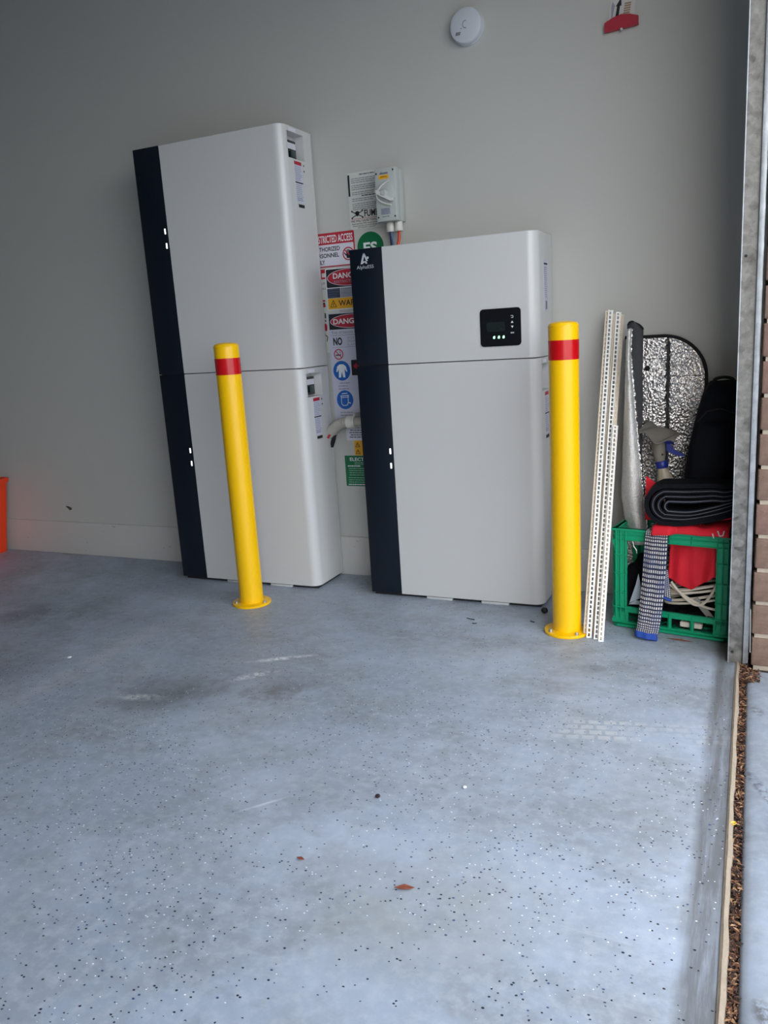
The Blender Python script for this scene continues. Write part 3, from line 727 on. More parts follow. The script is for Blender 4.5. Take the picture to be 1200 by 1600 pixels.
flat('blue_circle', FW, [ell(-0.063, 0.668, 0.0335, 0.0345, 40)], n, n+0.0004, M_bluep, t)
flat('visor_emblem', FW, [bar(-0.081, 0.682, -0.046, 0.684, 0.0026), bar(-0.079, 0.676, -0.046, 0.678, 0.0022), bar(-0.078, 0.682, -0.078, 0.655, 0.0022), bar(-0.050, 0.684, -0.050, 0.660, 0.0022), bar(-0.078, 0.655, -0.072, 0.647, 0.0022), bar(-0.072, 0.647, -0.055, 0.648, 0.0022), bar(-0.055, 0.648, -0.050, 0.660, 0.0022), bar(-0.050, 0.658, -0.040, 0.655, 0.003), bar(-0.075, 0.690, -0.052, 0.692, 0.0026)], n+0.0004, n+0.0008, M_icon, t)
for i in range(2): lines(FW, -0.086, -0.036, 0.624-0.0105*i, 1, 0.01, 0.0045, n, M_midgrey, t, 0.0)
# small black and red plate that overlaps its edge
t, n = sign('black_red_plate', 'small black plate with a red oval overlapping the tall danger sign', -0.0265, 0.058, 0.755, 0.810, M_black, 0.0050, 0.003)
flat('red_oval', FW, [ell(0.018, 0.788, 0.036, 0.013, 32)], n, n+0.0003, M_red, t)
# white text plate, yellow label, green notice
t, n = sign('white_text_plate', 'small white text plate under the corrugated conduit', -0.069, 0.075, 0.518, 0.574, M_signw, 0.0003, 0.003)
for i in range(5): lines(FW, -0.056+0.004*(i % 2), 0.062, 0.566-0.0085*i, 1, 0.01, 0.0042, n, M_greyt, t, 0.15)
t, n = sign('yellow_hazard_label', 'yellow label with two hazard triangles above the green notice', -0.0395, 0.030, 0.462, 0.517, M_yellowp, 0.0003, 0.002, 'sticker')
tr = lambda c, b, w, h: [bar(c-w/2, b, c+w/2, b, 0.0022), bar(c-w/2, b, c, b+h, 0.0022), bar(c+w/2, b, c, b+h, 0.0022), bar(c, b+0.004, c, b+h*0.6, 0.0022)]
flat('hazard_triangle', FW, tr(-0.026, 0.494, 0.018, 0.016)+tr(-0.026, 0.468, 0.018, 0.016)+tr(0.012, 0.494, 0.018, 0.016), n, n+0.0003, M_black, t)
t, n = sign('electrical_notice', 'green ELECTRICAL notice lowest on the wall between the stacks', -0.083, 0.075, 0.346, 0.461, M_greenp, 0.0003, 0.001)
M_pg = mat('pale_green_print', srgb(140, 186, 158), 0.6)
text('ELECTRICAL', FW, -0.062, 0.055, 0.441, 0.454, n+0.0003, M_icon, t, bold=0.02)
lines(FW, -0.044, 0.040, 0.436, 2, 0.006, 0.0022, n, M_pg, t)
lines(FW, -0.072, -0.020, 0.424, 1, 0.007, 0.004, n, M_icon, t, 0.0)
lines(FW, -0.068, 0.066, 0.414, 4, 0.0082, 0.0024, n, M_pg, t)
lines(FW, -0.072, 0.060, 0.379, 3, 0.0082, 0.0024, n, M_pg, t)
lines(FW, -0.074, 0.050, 0.354, 1, 0.008, 0.0034, n, M_icon, t, 0.1)

# isolator switch
ix0, ix1, iz0, iz1 = 0.1430, 0.2145, 1.2565, 1.4195
t = thing('isolator_switch', 'light grey rotary isolator switch mounted above the inverter', 'isolator switch', ((ix0+ix1)/2, 0, iz0))
obj('base_box', G().cbox(ix0, ix1, -0.046, -0.0018, iz0, iz1, 0.003), M_pvcg, t)
cv = obj('cover', G().cbox(ix0-0.001, ix1+0.001, -0.080, -0.0475, iz0-0.001, iz1+0.001, 0.003), M_pvcg, t)
FI = frame((ix0, -0.080, iz0), (1, 0, 0), (0, 0, 1), (0, -1, 0))
for u, v in ((0.006, 0.148), (0.0655, 0.155), (0.006, 0.013), (0.0655, 0.012)): flat('cover_screw', FI, [ell(u, v, 0.0026, 0.0034, 12)], 0.0, 0.0006, M_gap, cv)
flat('maker_label', FI, [rrect(0.014, 0.049, 0.130, 0.142, 0.001, 2)], 0.0, 0.0006, M_yellowp, cv)
flat('maker_mark', FI, [bar(0.019, 0.147, 0.047, 0.1475, 0.005), bar(0.018, 0.1455, 0.026, 0.152, 0.002)], 0.0, 0.0005, M_greyt, cv)
lines(FI, 0.020, 0.043, 0.138, 1, 0.01, 0.003, 0.0006, mat('amber_print', srgb(150, 100, 20), 0.6), cv, 0.0)
pl = flat('data_plate', FI, [rect(0.016, 0.049, 0.020, 0.040)], 0.0, 0.0005, M_midgrey, cv)
lines(FI, 0.018, 0.047, 0.0385, 4, 0.0048, 0.0022, 0.0005, M_greyt, cv)
lines(FI, 0.020, 0.047, 0.0155, 1, 0.01, 0.003, 0.0, M_greyt, cv, 0.0)
pts = [(0.052, 0.122), (0.030, 0.113), (0.013, 0.099), (0.006, 0.087), (0.007, 0.075), (0.018, 0.062), (0.036, 0.053), (0.056, 0.047)]
def smooth_path(p, n=6):
    out = []
    for i in range(len(p)-1):
        a, b, c, d = p[max(i-1, 0)], p[i], p[i+1], p[min(i+2, len(p)-1)]
        for k in range(n):
            s = k/n
            out.append(tuple(0.5*((2*b[j])+(-a[j]+c[j])*s+(2*a[j]-5*b[j]+4*c[j]-d[j])*s*s+(-a[j]+3*b[j]-3*c[j]+d[j])*s**3) for j in range(len(b))))
    out.append(tuple(p[-1])); return out
dial = obj('dial', G().lathe([(0.030, 0.0), (0.030, 0.004), (0.027, 0.006), (0.001, 0.006)], FI(0.040, 0.085, 0.0), '-y', 40), M_pvcg, t)
obj('dial_rim', G().tube([FI(u, v, 0.006) for u, v in smooth_path(pts)], 0.0030, 8), M_pvc, dial)
hd = G().prism(FI, [(0.009, 0.092), (0.013, 0.096), (0.066, 0.066), (0.066, 0.058), (0.061, 0.057), (0.010, 0.084)], 0.006, 0.022)
obj('handle', hd, M_pvc, t)
obj('handle_hub', G().lathe([(0.010, 0.0), (0.010, 0.018), (0.008, 0.021), (0.001, 0.021)], FI(0.036, 0.085, 0.004), '-y', 24), M_pvcg, t)
for k, (gx, gy) in enumerate(((0.171, -0.036), (0.2005, -0.036))):
    obj('cable_gland', G().lathe([(0.0085, 0.0), (0.0135, -0.001), (0.0135, -0.020), (0.0150, -0.0205), (0.0150, -0.029), (0.0138, -0.031), (0.006, -0.031)], (gx, gy, iz0), seg=20), M_pvc, t)
zi = Z0+H+HI-0.004
def cbl(name, label, p, r, m):
    tag(obj(name, G().tube(smooth_path(p, 8), r, 10), m), label, 'cable')
cbl('power_cable', 'orange-red cable dropping from the isolator to the inverter', [(0.2005, -0.036, 1.2265), (0.2010, -0.037, 1.21), (0.1985, -0.040, 1.19), (0.1900, -0.046, zi)], 0.0050, M_orangew)
cbl('power_cable', 'blue-grey cable slanting from the isolator to the inverter', [(0.1745, -0.040, 1.2265), (0.1765, -0.042, 1.21), (0.1800, -0.045, 1.19), (0.1830, -0.050, zi)], 0.0042, M_bluew)
cbl('power_cable', 'dark purple cable leaving the left gland of the isolator', [(0.1660, -0.034, 1.2265), (0.1680, -0.035, 1.21), (0.1700, -0.036, 1.19), (0.1730, -0.038, zi)], 0.0036, M_purplew)

# corrugated conduit between the stacks
t = thing('flexible_conduit', 'light grey corrugated conduit joining the two cabinet stacks', 'conduit', (-0.05, -0.045, 0.55))
cp = smooth_path([(-0.1165, -0.038, 0.549), (-0.106, -0.041, 0.559), (-0.092, -0.044, 0.571), (-0.072, -0.046, 0.583), (-0.050, -0.047, 0.589), (-0.026, -0.047, 0.591)], 40)
obj('corrugated_hose', G().tube(cp, lambda s: 0.0190+0.0022*math.cos(s*2*math.pi*17), 20), M_conduit, t, smooth=60)
obj('coupling', G().lathe([(0.017, 0), (0.0235, 0.0005), (0.0235, 0.024), (0.0215, 0.026), (0.0215, 0.032)], (-0.036, -0.047, 0.591), 'x', 28), M_pvc, t)
obj('rigid_pipe', G().lathe([(0.0165, 0), (0.0165, X2+0.006)], (-0.006, -0.047, 0.591), 'x', 24), M_conduit, t)
obj('saddle_clip', G().cbox(-0.014, -0.004, -0.050, -0.004, 0.607, 0.622, 0.002), M_pvc, t)
cbl('battery_cable', 'black cable below the mouth of the corrugated conduit', [(-0.120, -0.030, 0.500), (-0.111, -0.034, 0.516), (-0.104, -0.038, 0.530), (-0.098, -0.041, 0.545)], 0.008, M_blackw)
cbl('battery_cable', 'short red cable at the mouth of the corrugated conduit', [(-0.1175, -0.058, 0.535), (-0.113, -0.058, 0.541), (-0.108, -0.056, 0.548)], 0.004, M_red)

# smoke detector
t = thing('smoke_detector', 'round white smoke detector high on the wall', 'smoke detector', (0.455, 0, 1.80))
c = (0.455, 0.0, 1.800)
obj('base_ring', G().lathe([(0.052, 0.0), (0.052, 0.008), (0.050, 0.010)], c, '-y', 56), M_det, t)
obj('housing', G().lathe([(0.050, 0.010), (0.0515, 0.012), (0.0515, 0.024), (0.0490, 0.030), (0.044, 0.0325), (0.020, 0.034), (0.001, 0.034)], c, '-y', 56), M_det, t)
FD = frame((0.455, -0.034, 1.800), (1, 0, 0), (0, 0, 1), (0, -1, 0))
arc = [(0.001+0.0085*math.cos(math.radians(a)), 0.001+0.0105*math.sin(math.radians(a))) for a in range(70, 300, 20)]
flat('button_arc', FD, [bar(*arc[i], *arc[i+1], 0.0018) for i in range(len(arc)-1)], 0.0, 0.0004, M_detmark, t)
flat('indicator', FD, [ell(-0.013, -0.009, 0.0016)], 0.0, 0.0005, M_detmark, t)
flat('sounder_slot', FD, [bar(-0.030+0.0052*i, -0.026, -0.027+0.0052*i, -0.017, 0.0024) for i in range(3)], -0.001, 0.0004, M_gap, t)

# red clip with a card
t = thing('wall_clip', 'red plastic wall clip near the top right of the wall', 'clip', (0.915, 0, 1.70))
obj('jaw', G().prism(FW, [(0.868, 1.703), (0.868, 1.727), (0.890, 1.737), (0.914, 1.742), (0.937, 1.739), (0.962, 1.730), (0.962, 1.708), (0.935, 1.706)], 0.004, 0.016), M_redclip, t)
obj('back_leaf', G().prism(FW, [(0.872, 1.704), (0.872, 1.735), (0.914, 1.746), (0.956, 1.736), (0.956, 1.708)], 0.0, 0.0028), M_redclip, t)
obj('pivot_pin', G().lathe([(0.004, 0), (0.004, 0.005), (0.002, 0.0065)], (0.916, -0.012, 1.703), '-y', 14), M_card, t)
t = thing('hanging_card', 'white card with a black arrow held upright by the red clip', 'card', (0.915, -0.003, 1.735))
flat('sheet', FW, [[(0.876, 1.728), (0.950, 1.728), (0.957, 1.850), (0.892, 1.850)]], 0.0029, 0.0034, M_card, t)
flat('black_arrow', FW, [[(0.897, 1.742), (0.906, 1.742), (0.910, 1.768), (0.914, 1.768), (0.914, 1.790), (0.898, 1.768), (0.902, 1.768)]], 0.0034, 0.0038, M_black, t)
flat('tan_print', FW, [rect(0.919+0.001*i, 0.937+0.001*i, 1.745+0.006*i, 1.749+0.006*i) for i in range(5)], 0.0034, 0.0037, M_tan, t)
flat('grey_print', FW, [[(0.885, 1.742), (0.889, 1.742), (0.896, 1.772), (0.890, 1.782), (0.886, 1.772)]], 0.0034, 0.0037, M_midgrey, t)

# paint scrape on the wall
gs = G().prism(FW, [(-1.528, 0.222), (-1.510, 0.222), (-1.490, 0.214), (-1.492, 0.206), (-1.505, 0.203), (-1.513, 0.210)], 0.0, 0.0004)
o = obj('scuff_mark', gs, mat('grey_scuff', srgb(70, 68, 64), 0.8), wall_back, smooth=0)

# orange tub at the left edge
t = thing('orange_tub', 'orange plastic tub against the wall at the left edge', 'tub', (-2.10, -0.20, 0))
def tubring(x0, x1, y0, y1, z, r=0.02): return [(x, y, z) for x, y in rrect(x0, x1, y0, y1, r, 4)]
obj('body', G().loft([tubring(-2.25, -1.898, -0.34, -0.034, 0.0), tubring(-2.30, -1.842, -0.39, -0.018, 0.338), tubring(-2.295, -1.847, -0.385, -0.023, 0.338), tubring(-2.245, -1.903, -0.335, -0.039, 0.008)]), M_orange, t)
obj('rim', G().loft([tubring(-2.308, -1.834, -0.398, -0.014, 0.334), tubring(-2.310, -1.831, -0.400, -0.012, 0.352), tubring(-2.298, -1.843, -0.388, -0.020, 0.354), tubring(-2.296, -1.846, -0.386, -0.022, 0.338)], cap=False), M_orange, t)

# ------------------------------------------------------------------ leaning perforated beads
def bead_geo(L, wf=0.0150, ws=0.020):
    """angle bead standing along +z: flange facing -y, flange facing +x, both slotted"""
    g = G(); th = 0.0015; n = int(L/0.0135)
    g.box(0, 0.0040, 0, th, 0, L); g.box(wf-0.0040, wf, 0, th, 0, L)
    g.box(wf-th, wf, th, 0.006, 0, L); g.box(wf-th, wf, ws-0.005, ws, 0, L)
    for i in range(n+1):
        z = min(i*0.0135, L-0.0035)
        g.box(0.0040, max(wf-0.0040, 0.0042), 0, th, z, z+0.0042); g.box(wf-th, wf, 0.006, ws-0.005, z, z+0.0035)
    g.tube([(wf, 0, 0), (wf, 0, L)], 0.0014, 6)
    return g
def bead(base, top, L, m, label, twist=0.0, wf=0.015):
    b, tp = Vector(base), Vector(top)
    ax = (tp-b).normalized(); x = Vector((1, 0, 0)).rotated if False else None
    xx = Vector((math.cos(twist), math.sin(twist), 0)); xx = (xx-ax*xx.dot(ax)).normalized(); yy = ax.cross(xx)
    g = bead_geo(L, wf); g.v = [tuple(b+xx*v[0]+yy*v[1]+ax*v[2]) for v in g.v]
    return tag(obj('perforated_bead', g, m, smooth=0, fixn=True), label, 'bead', 'perforated beads leaning by the bollard')
TW = 0.42
BL = [  # bottom x,y ; top x,z ; material ; label ; twist ; flange
    ((0.8690, -0.408), (0.8775, 0.922), M_beadb, 'cream perforated bead nearest the right bollard', 0.55, 0.010),
    ((0.8795, -0.420), (0.8855, 0.924), M_bead, 'white perforated bead second from the right bollard', TW, 0.0140),
    ((0.8950, -0.398), (0.9010, 0.912), M_beadb, 'cream perforated bead in the middle of the leaning bundle', 0.50, 0.006),
    ((0.9015, -0.426), (0.9085, 0.916), M_bead, 'tall white perforated bead right of the middle of the bundle', TW, 0.0140),
    ((0.9140, -0.424), (0.9230, 0.908), M_beadb, 'slim cream perforated bead at the right of the tall bundle', 0.50, 0.009),
]
for (bx, by), (tx, tz), m, lab, tw, wf in BL:
    b = Vector((bx, by, 0.0095 if bx < 0.87 else 0.001)); tp = Vector((tx, -0.060, tz))
    bead(b, tp, (tp-b).length, m, lab, tw, wf)
b = Vector((0.9170, -0.440, 0.001)); tp = Vector((0.9240, -0.079, 0.900)); LL = (tp-b).length
bead(b, tp, LL*0.655, M_bead, 'short white perforated bead in front of the foil shade', TW, 0.0135)

# ------------------------------------------------------------------ crate frame: u along its front, v up, n towards the room
ce = Vector((0.985, -0.171, 0)).normalized(); cn = Vector((ce.y, -ce.x, 0)); CO = Vector((0.938, -0.2990, 0))
FC = frame(CO, ce, (0, 0, 1), cn)
CW, CD, CH = 0.324, 0.236, 0.302
def cb(g, u0, u1, v0, v1, n0, n1, c=0.0):
    """box in crate coordinates"""
    k = len(g.v)
    if c: g.cbox(u0, u1, v0, v1, n0, n1, c, 1)
    else: g.box(u0, u1, v0, v1, n0, n1)
    g.v[k:] = [tuple(FC(a, b, d)) for a, b, d in g.v[k:]]
    return g
t = thing('milk_crate', 'green plastic crate full of odds and ends beside the door track', 'crate', tuple(FC(CW/2, 0, -CD/2)))
def side_panel_geo(place, w):
    """one crate wall in (s, v, depth): s 0..w; place maps it to crate (u,v,n)"""
    g = G(); P = []
    def bx(s0, s1, v0, v1, d0, d1):
        gg = G(); gg.cbox(s0, s1, v0, v1, d0, d1, 0.0012, 1)
        g.add([FC(*place(*p)) for p in gg.v], gg.f)
    bx(0.0, w, 0.268, CH, -0.010, 0.0)                      # rim band
    bx(-0.004, w+0.004, CH-0.006, CH, -0.012, 0.006); bx(0, w, 0.283, 0.286, 0, 0.004); bx(0, w, 0.268, 0.2705, 0, 0.004)
    bx(0.0, w, 0.0, 0.016, -0.010, 0.0); bx(-0.002, w+0.002, 0.014, 0.018, -0.010, 0.005)
    bx(0.0, w, 0.047, 0.064, -0.010, 0.0); bx(0.0, w, 0.060, 0.064, 0, 0.004)
    for s in (0.0, w-0.038): bx(s, s+0.038, 0.0, 0.27, -0.010, 0.0)
    for s in (0.006, 0.020, 0.035): bx(s, s+0.003, 0.03, CH-0.004, 0, 0.005); bx(w-s-0.003, w-s, 0.03, CH-0.004, 0, 0.005)
    for v in (0.108, 0.165, 0.222): bx(0.002, 0.040, v, v+0.003, 0, 0.005); bx(w-0.040, w-0.002, v, v+0.003, 0, 0.005)
    nn = 4; p = (w-0.076)/nn
    for i in range(nn+1):
        s = 0.038+p*i; bx(s-0.005, s+0.005, 0.015, 0.05, -0.010, 0.0)
        if 0 < i < nn: bx(s-0.0015, s+0.0015, 0.016, 0.062, 0, 0.004)
    for s in (0.10, 0.16, 0.22): bx(s-0.0015, s+0.0015, 0.268, CH-0.004, 0, 0.004)
    return g
obj('front_wall', side_panel_geo(lambda s, v, d: (s, v, d), CW), M_crate, t, smooth=0)
obj('back_wall', side_panel_geo(lambda s, v, d: (CW-s, v, -CD-d), CW), M_crate, t, smooth=0)
obj('end_wall', side_panel_geo(lambda s, v, d: (-d, v, -CD+s), CD), M_crate, t, smooth=0)
obj('end_wall', side_panel_geo(lambda s, v, d: (CW+d, v, -s), CD), M_crate, t, smooth=0)
g = G()
for i in range(9): cb(g, 0.012+i*0.0370, 0.020+i*0.0370, 0.004, 0.010, -CD+0.012, -0.012)
for i in range(7): cb(g, 0.012, CW-0.012, 0.004, 0.010, -CD+0.014+i*0.037, -CD+0.021+i*0.037)
obj('floor_grid', g, M_crate, t, smooth=0)
for tri_ in ([(-0.006, 0.268), (0.012, 0.268), (0.012, 0.205)], [(-0.006, 0.018), (0.012, 0.018), (0.012, 0.062)]):
    obj('gusset', G().prism(FC, tri_, -0.004, 0.001), M_crate, t, smooth=0)

# dark cloth filling the crate
def lump(u, v):
    uu = 0.016+u*(CW-0.032); nnn = -0.024-v*(CD-0.044)
    e = min(1, 6*min(u, 1-u, v*1.4+0.08, 1-v))
    z = 0.028+0.02*e+0.014*math.sin(9*u+3*v)*math.sin(7*v+1.0)+0.010*math.sin(31*u)*math.sin(23*v)
    if u < 0.30: z += 0.135*(1-(u/0.30)**2)*min(1, v*3.0)
    return FC(uu, max(0.014, z), nnn)
g = G(); g.grid(lump, 40, 30)
tag(obj('black_cloth', g, M_darkcloth, solid=0.006, fixn=False, smooth=180), 'crumpled black cloth lying in the bottom of the green crate', 'cloth')

# folded grey-white sheet, hook, packet, bar, cable inside the crate
g = G().prism(FC, [(0.042, 0.072), (0.074, 0.090), (0.078, 0.108), (0.068, 0.165), (0.060, 0.130)], -0.0185, -0.0165)
g.prism(FC, [(0.040, 0.068), (0.082, 0.072), (0.086, 0.084), (0.060, 0.082)], -0.0160, -0.0140)
tag(obj('folded_paper', g, M_paper, smooth=0), 'folded pale grey paper behind the left opening of the crate', 'paper')
tag(obj('steel_hook', G().tube([FC(u, v, -0.020) for u, v in smooth_path([(0.044, 0.262), (0.050, 0.258), (0.053, 0.246), (0.060, 0.236), (0.062, 0.226)], 4)], 0.0016, 8), M_steel), 'thin steel hook at the top left of the crate opening', 'hook')
g = G(); cb(g, 0, 0.060, 0, 0.0155, -0.030, -0.014, 0.002)
pk = obj('small_packet', g, M_packet, origin=FC(0.188, 0.0215, -0.02))
gm = [Vector(v) for v in g.v]; 
pk.location = FC(0.188, 0.0215, -0.02)-FC(0, 0, -0.02)+FC(0.188, 0.0215, -0.02)
tag(pk, 'small white packet in the bottom slot of the crate', 'packet')
g = G(); P0, P1 = Vector((0.225, 0.108)), Vector((0.300, 0.020)); 
g.prism(FC, bar(P0.x, P0.y, P1.x, P1.y, 0.016), -0.030, -0.026)
tag(obj('grey_strap', g, M_greybar, smooth=0), 'flat grey strap slanting through the lower right of the crate', 'strap')
t = thing('cable_coil', 'coil of white cable in the right half of the crate', 'cable', tuple(FC(0.24, 0.09, -0.10)))
g = G(); pth = []
for i in range(6*28+1):
    q = 2*math.pi*i/28; k = i/28.0
    a, bb = 0.082+0.005*math.sin(k*2.3), 0.038+0.004*math.cos(k*1.7)
    pth.append(FC(0.218+a*math.cos(q), 0.112+0.010*(k-2.5)+0.022*math.cos(q)+0.006*math.sin(k*2.1), -0.070-bb*math.sin(q+math.pi)))
g.tube(pth, 0.0036, 8); obj('windings', g, M_cable, t)
g = G()
g.tube([FC(u, v, n) for u, v, n in smooth_path([(0.160, 0.150, -0.024), (0.175, 0.132, -0.021), (0.200, 0.108, -0.019), (0.226, 0.092, -0.018), (0.250, 0.098, -0.018), (0.272, 0.130, -0.019), (0.290, 0.172, -0.022), (0.306, 0.205, -0.028)], 8)], 0.0038, 8)
g.tube([FC(u, v, n) for u, v, n in smooth_path([(0.155, 0.140, -0.030), (0.185, 0.118, -0.027), (0.220, 0.100, -0.025), (0.255, 0.086, -0.024), (0.290, 0.082, -0.026), (0.312, 0.084, -0.030)], 8)], 0.0038, 8)
obj('loose_turn', g, M_cable, t)

# red fabric bag: hangs inside the crate and folds over its rim
t = thing('red_fabric_bag', 'red fabric bag bunched over the rim of the green crate', 'bag', tuple(FC(0.23, 0.14, -0.05)))
def rb(u, v):
    # u across, v from the top down to the pointed bottom
    uu = 0.152+0.158*u
    bot = 0.130+abs(uu-0.212)*(0.75 if uu > 0.212 else 0.55)
    z = 0.292+(bot-0.292)*v
    n = -0.0225-0.010*(1-v)-0.004*math.sin(24*u)*v-0.005*math.sin(9*u+4*v)
    if u > 0.8: n -= (u-0.8)*0.05
    return FC(uu, z, min(n, -0.0165))
g = G(); g.grid(rb, 36, 26); obj('hanging_panel', g, M_redbag, t, solid=0.002, fixn=False, smooth=180)
def rt(u, v):
    uu = 0.118+0.200*u
    ridge = 0.010*math.sin(14*u+1)*(1-v)
    a = math.pi*0.62*v
    n = -0.055+0.066*math.sin(a*0.83)
    lo = 0.012+0.010*math.sin(u*5+0.6)
    z = 0.316+0.006*math.sin(5*u)-max(0, v-0.62)*(0.04+lo)
    if u > 0.62: z += 0.026*math.sin((u-0.62)/0.38*math.pi*0.55)*(1-v*0.75)
    if u < 0.30 and v > 0.45: n += 0.020*min(1, (v-0.45)/0.2)*min(1, (0.30-u)/0.06)
    return FC(uu, z+0.003+ridge*0.3, n)
g = G(); g.grid(rt, 44, 18); obj('folded_top', g, M_redbag, t, solid=0.003, fixn=False, smooth=180)
obj('tucked_corner', G().prism(frame((0, -0.250, 0), (1, 0, 0), (0, 0, 1), (0, -1, 0)), [(1.020, 0.318), (1.075, 0.318), (1.060, 0.420), (1.038, 0.436), (1.022, 0.448)], 0.0, 0.004), M_redbag, t, smooth=0)
g = G(); hp = smooth_path([(0.240, 0.322, -0.004), (0.242, 0.340, -0.006), (0.256, 0.349, -0.008), (0.280, 0.350, -0.010), (0.300, 0.352, -0.012), (0.318, 0.356, -0.014)], 6)
g.loft([[FC(u, v-0.006, n+0.002), FC(u, v+0.006, n+0.002), FC(u, v+0.006, n-0.002), FC(u, v-0.006, n-0.002)] for u, v, n in hp])
obj('handle', g, M_redbag, t, smooth=50)
g = G()
for u0_, v0_, u1_, v1_ in ((0.276, 0.312, 0.279, 0.299), (0.289, 0.320, 0.294, 0.306), (0.294, 0.306, 0.303, 0.309), (0.303, 0.309, 0.305, 0.321)): g.prism(FC, bar(u0_, v0_, u1_, v1_, 0.0028), 0.010, 0.0135)
obj('printed_strokes', g, M_silver, t, smooth=0)

# folded black mat on top
t = thing('folded_mat', 'folded black rubber mat lying on the red bag over the crate', 'mat', (1.14, -0.31, 0.33))
yb0, yb1 = -0.346, -0.262
FM = frame((0, 0, 0), (1, 0, 0), (0, 0, 1), (0, -1, 0))
def uloop(L, R_, top, botm, endtop, endbot):
    """U-shaped fold opening to the right"""
    zc = (top+botm)/2; h = (top-botm)/2
    p = [(1.262, endtop), (1.235, endtop-0.006+0.0*top), (1.205, (endtop+top)/2), (R_, top)]
    for a in range(100, 265, 16): p.append((L+h*1.05+h*1.05*math.cos(math.radians(a)), zc+h*math.sin(math.radians(a))))
    p += [(R_, botm), (1.215, (botm+endbot)/2), (1.262, endbot)]
    return smooth_path(p, 5)
LO = [(1.034, 1.13, 0.438, 0.332, 0.444, 0.366), (1.051, 1.14, 0.423, 0.346, 0.430, 0.380), (1.066, 1.15, 0.409, 0.357, 0.418, 0.392), (1.083, 1.15, 0.395, 0.367, 0.406, 0.400)]
for k, a in enumerate(LO):
    p = uloop(*a); p3 = [(x, z) for x, z in p]; hw = (0.0062, 0.0058, 0.0055, 0.0050)[k]; g = G(); rings = []
    for i, (x, z) in enumerate(p3):
        x2, z2 = p3[min(i+1, len(p3)-1)]; x1, z1 = p3[max(i-1, 0)]
        d = Vector((x2-x1, z2-z1)).normalized(); nx, nz = -d.y*hw, d.x*hw
        rings.append([(x+nx, yb0, z+nz), (x-nx, yb0, z-nz), (x-nx, yb1, z-nz), (x+nx, yb1, z+nz)])
    g.loft(rings); fold = obj('fold', g, M_mat, t, smooth=50)
    if k > 0:
        obj('edge_piping', G().tube([(x, yb0-0.0005, z) for x, z in [(p3[i][0]+0.0, p3[i][1]) for i in range(len(p3))]], 0.0012 if k < 3 else 0.0018, 6), M_matedge, fold)

# navy bag standing at the back of the crate
t = thing('navy_bag', 'dark navy soft bag standing in the crate against the door track', 'bag', (1.19, -0.17, 0.1))
def bagring(x0, x1, yc, hy, z):
    out = []
    for i in range(28):
        q = 2*math.pi*i/28; c_, s_ = math.cos(q), math.sin(q); e = 0.55
        out.append(((x0+x1)/2+(x1-x0)/2*math.copysign(abs(c_)**e, c_), yc+hy*math.copysign(abs(s_)**e, s_), z+0.002*math.sin(5*q)))
    return out
secs = [(1.145, 1.240, -0.178, 0.024, 0.080), (1.136, 1.246, -0.178, 0.032, 0.10), (1.126, 1.250, -0.178, 0.034, 0.29), (1.121, 1.256, -0.180, 0.048, 0.33), (1.119, 1.262, -0.174, 0.066, 0.40), (1.122, 1.268, -0.170, 0.068, 0.46), (1.130, 1.272, -0.166, 0.066, 0.52), (1.141, 1.274, -0.162, 0.064, 0.58), (1.152, 1.275, -0.158, 0.060, 0.63), (1.163, 1.275, -0.155, 0.055, 0.67), (1.174, 1.273, -0.152, 0.046, 0.695), (1.182, 1.268, -0.150, 0.030, 0.704), (1.20, 1.255, -0.150, 0.010, 0.706)]
obj('body', G().loft([bagring(*s) for s in secs]), M_bag, t, smooth=60)
obj('front_pocket', G().loft([bagring(1.150, 1.240, -0.238, 0.010, 0.33), bagring(1.140, 1.252, -0.238, 0.016, 0.36), bagring(1.143, 1.256, -0.233, 0.016, 0.52), bagring(1.158, 1.250, -0.226, 0.012, 0.58), bagring(1.175, 1.240, -0.222, 0.004, 0.60)]), M_bag, t, smooth=60)
obj('zip', G().tube([(1.156, -0.2235, 0.600), (1.180, -0.2235, 0.628), (1.215, -0.2235, 0.635), (1.250, -0.2225, 0.622)], 0.002, 6), M_binding, t)
obj('top_handle', G().tube(smooth_path([(1.190, -0.150, 0.703), (1.197, -0.150, 0.712), (1.220, -0.150, 0.716), (1.240, -0.150, 0.711), (1.245, -0.150, 0.702)], 5), 0.0045, 8), M_binding, t)

# spray bottle with a rag on it
t = thing('spray_bottle', 'beige spray bottle with a blue trigger in front of the foil panel', 'spray bottle', (1.075, -0.15, 0.27))
def tilt(cx, cz, y, ang, prof, seg=20, sx=1.0, sy=1.0):
    rings = []; d = Vector((math.sin(ang), 0, math.cos(ang))); a = Vector((math.cos(ang), 0, -math.sin(ang)))
    for r, h in prof:
        rings.append([Vector((cx, y, cz))+d*h+a*(r*sx*math.cos(2*math.pi*j/seg))+Vector((0, 1, 0))*(r*sy*math.sin(2*math.pi*j/seg)) for j in range(seg)])
    return rings
AG = -0.26
obj('bottle', G().loft(tilt(1.0895, 0.327, -0.150, AG, [(0.024, -0.030), (0.0265, -0.022), (0.0275, 0.050), (0.027, 0.075), (0.021, 0.104), (0.015, 0.124), (0.0135, 0.134)])), M_bottle, t, smooth=50)
obj('collar', G().loft(tilt(1.0565, 0.4545, -0.150, AG+0.1, [(0.0165, 0.0), (0.0175, 0.002), (0.0175, 0.018), (0.015, 0.021)])), M_blueplastic, t, smooth=50)
hd = obj('spray_head', G().loft(tilt(1.050, 0.4740, -0.150, -0.10, [(0.0135, 0.0), (0.0165, 0.012), (0.0185, 0.035), (0.0190, 0.055), (0.0165, 0.070), (0.010, 0.077), (0.002, 0.079)], sy=0.85)), M_spray, t, smooth=50)
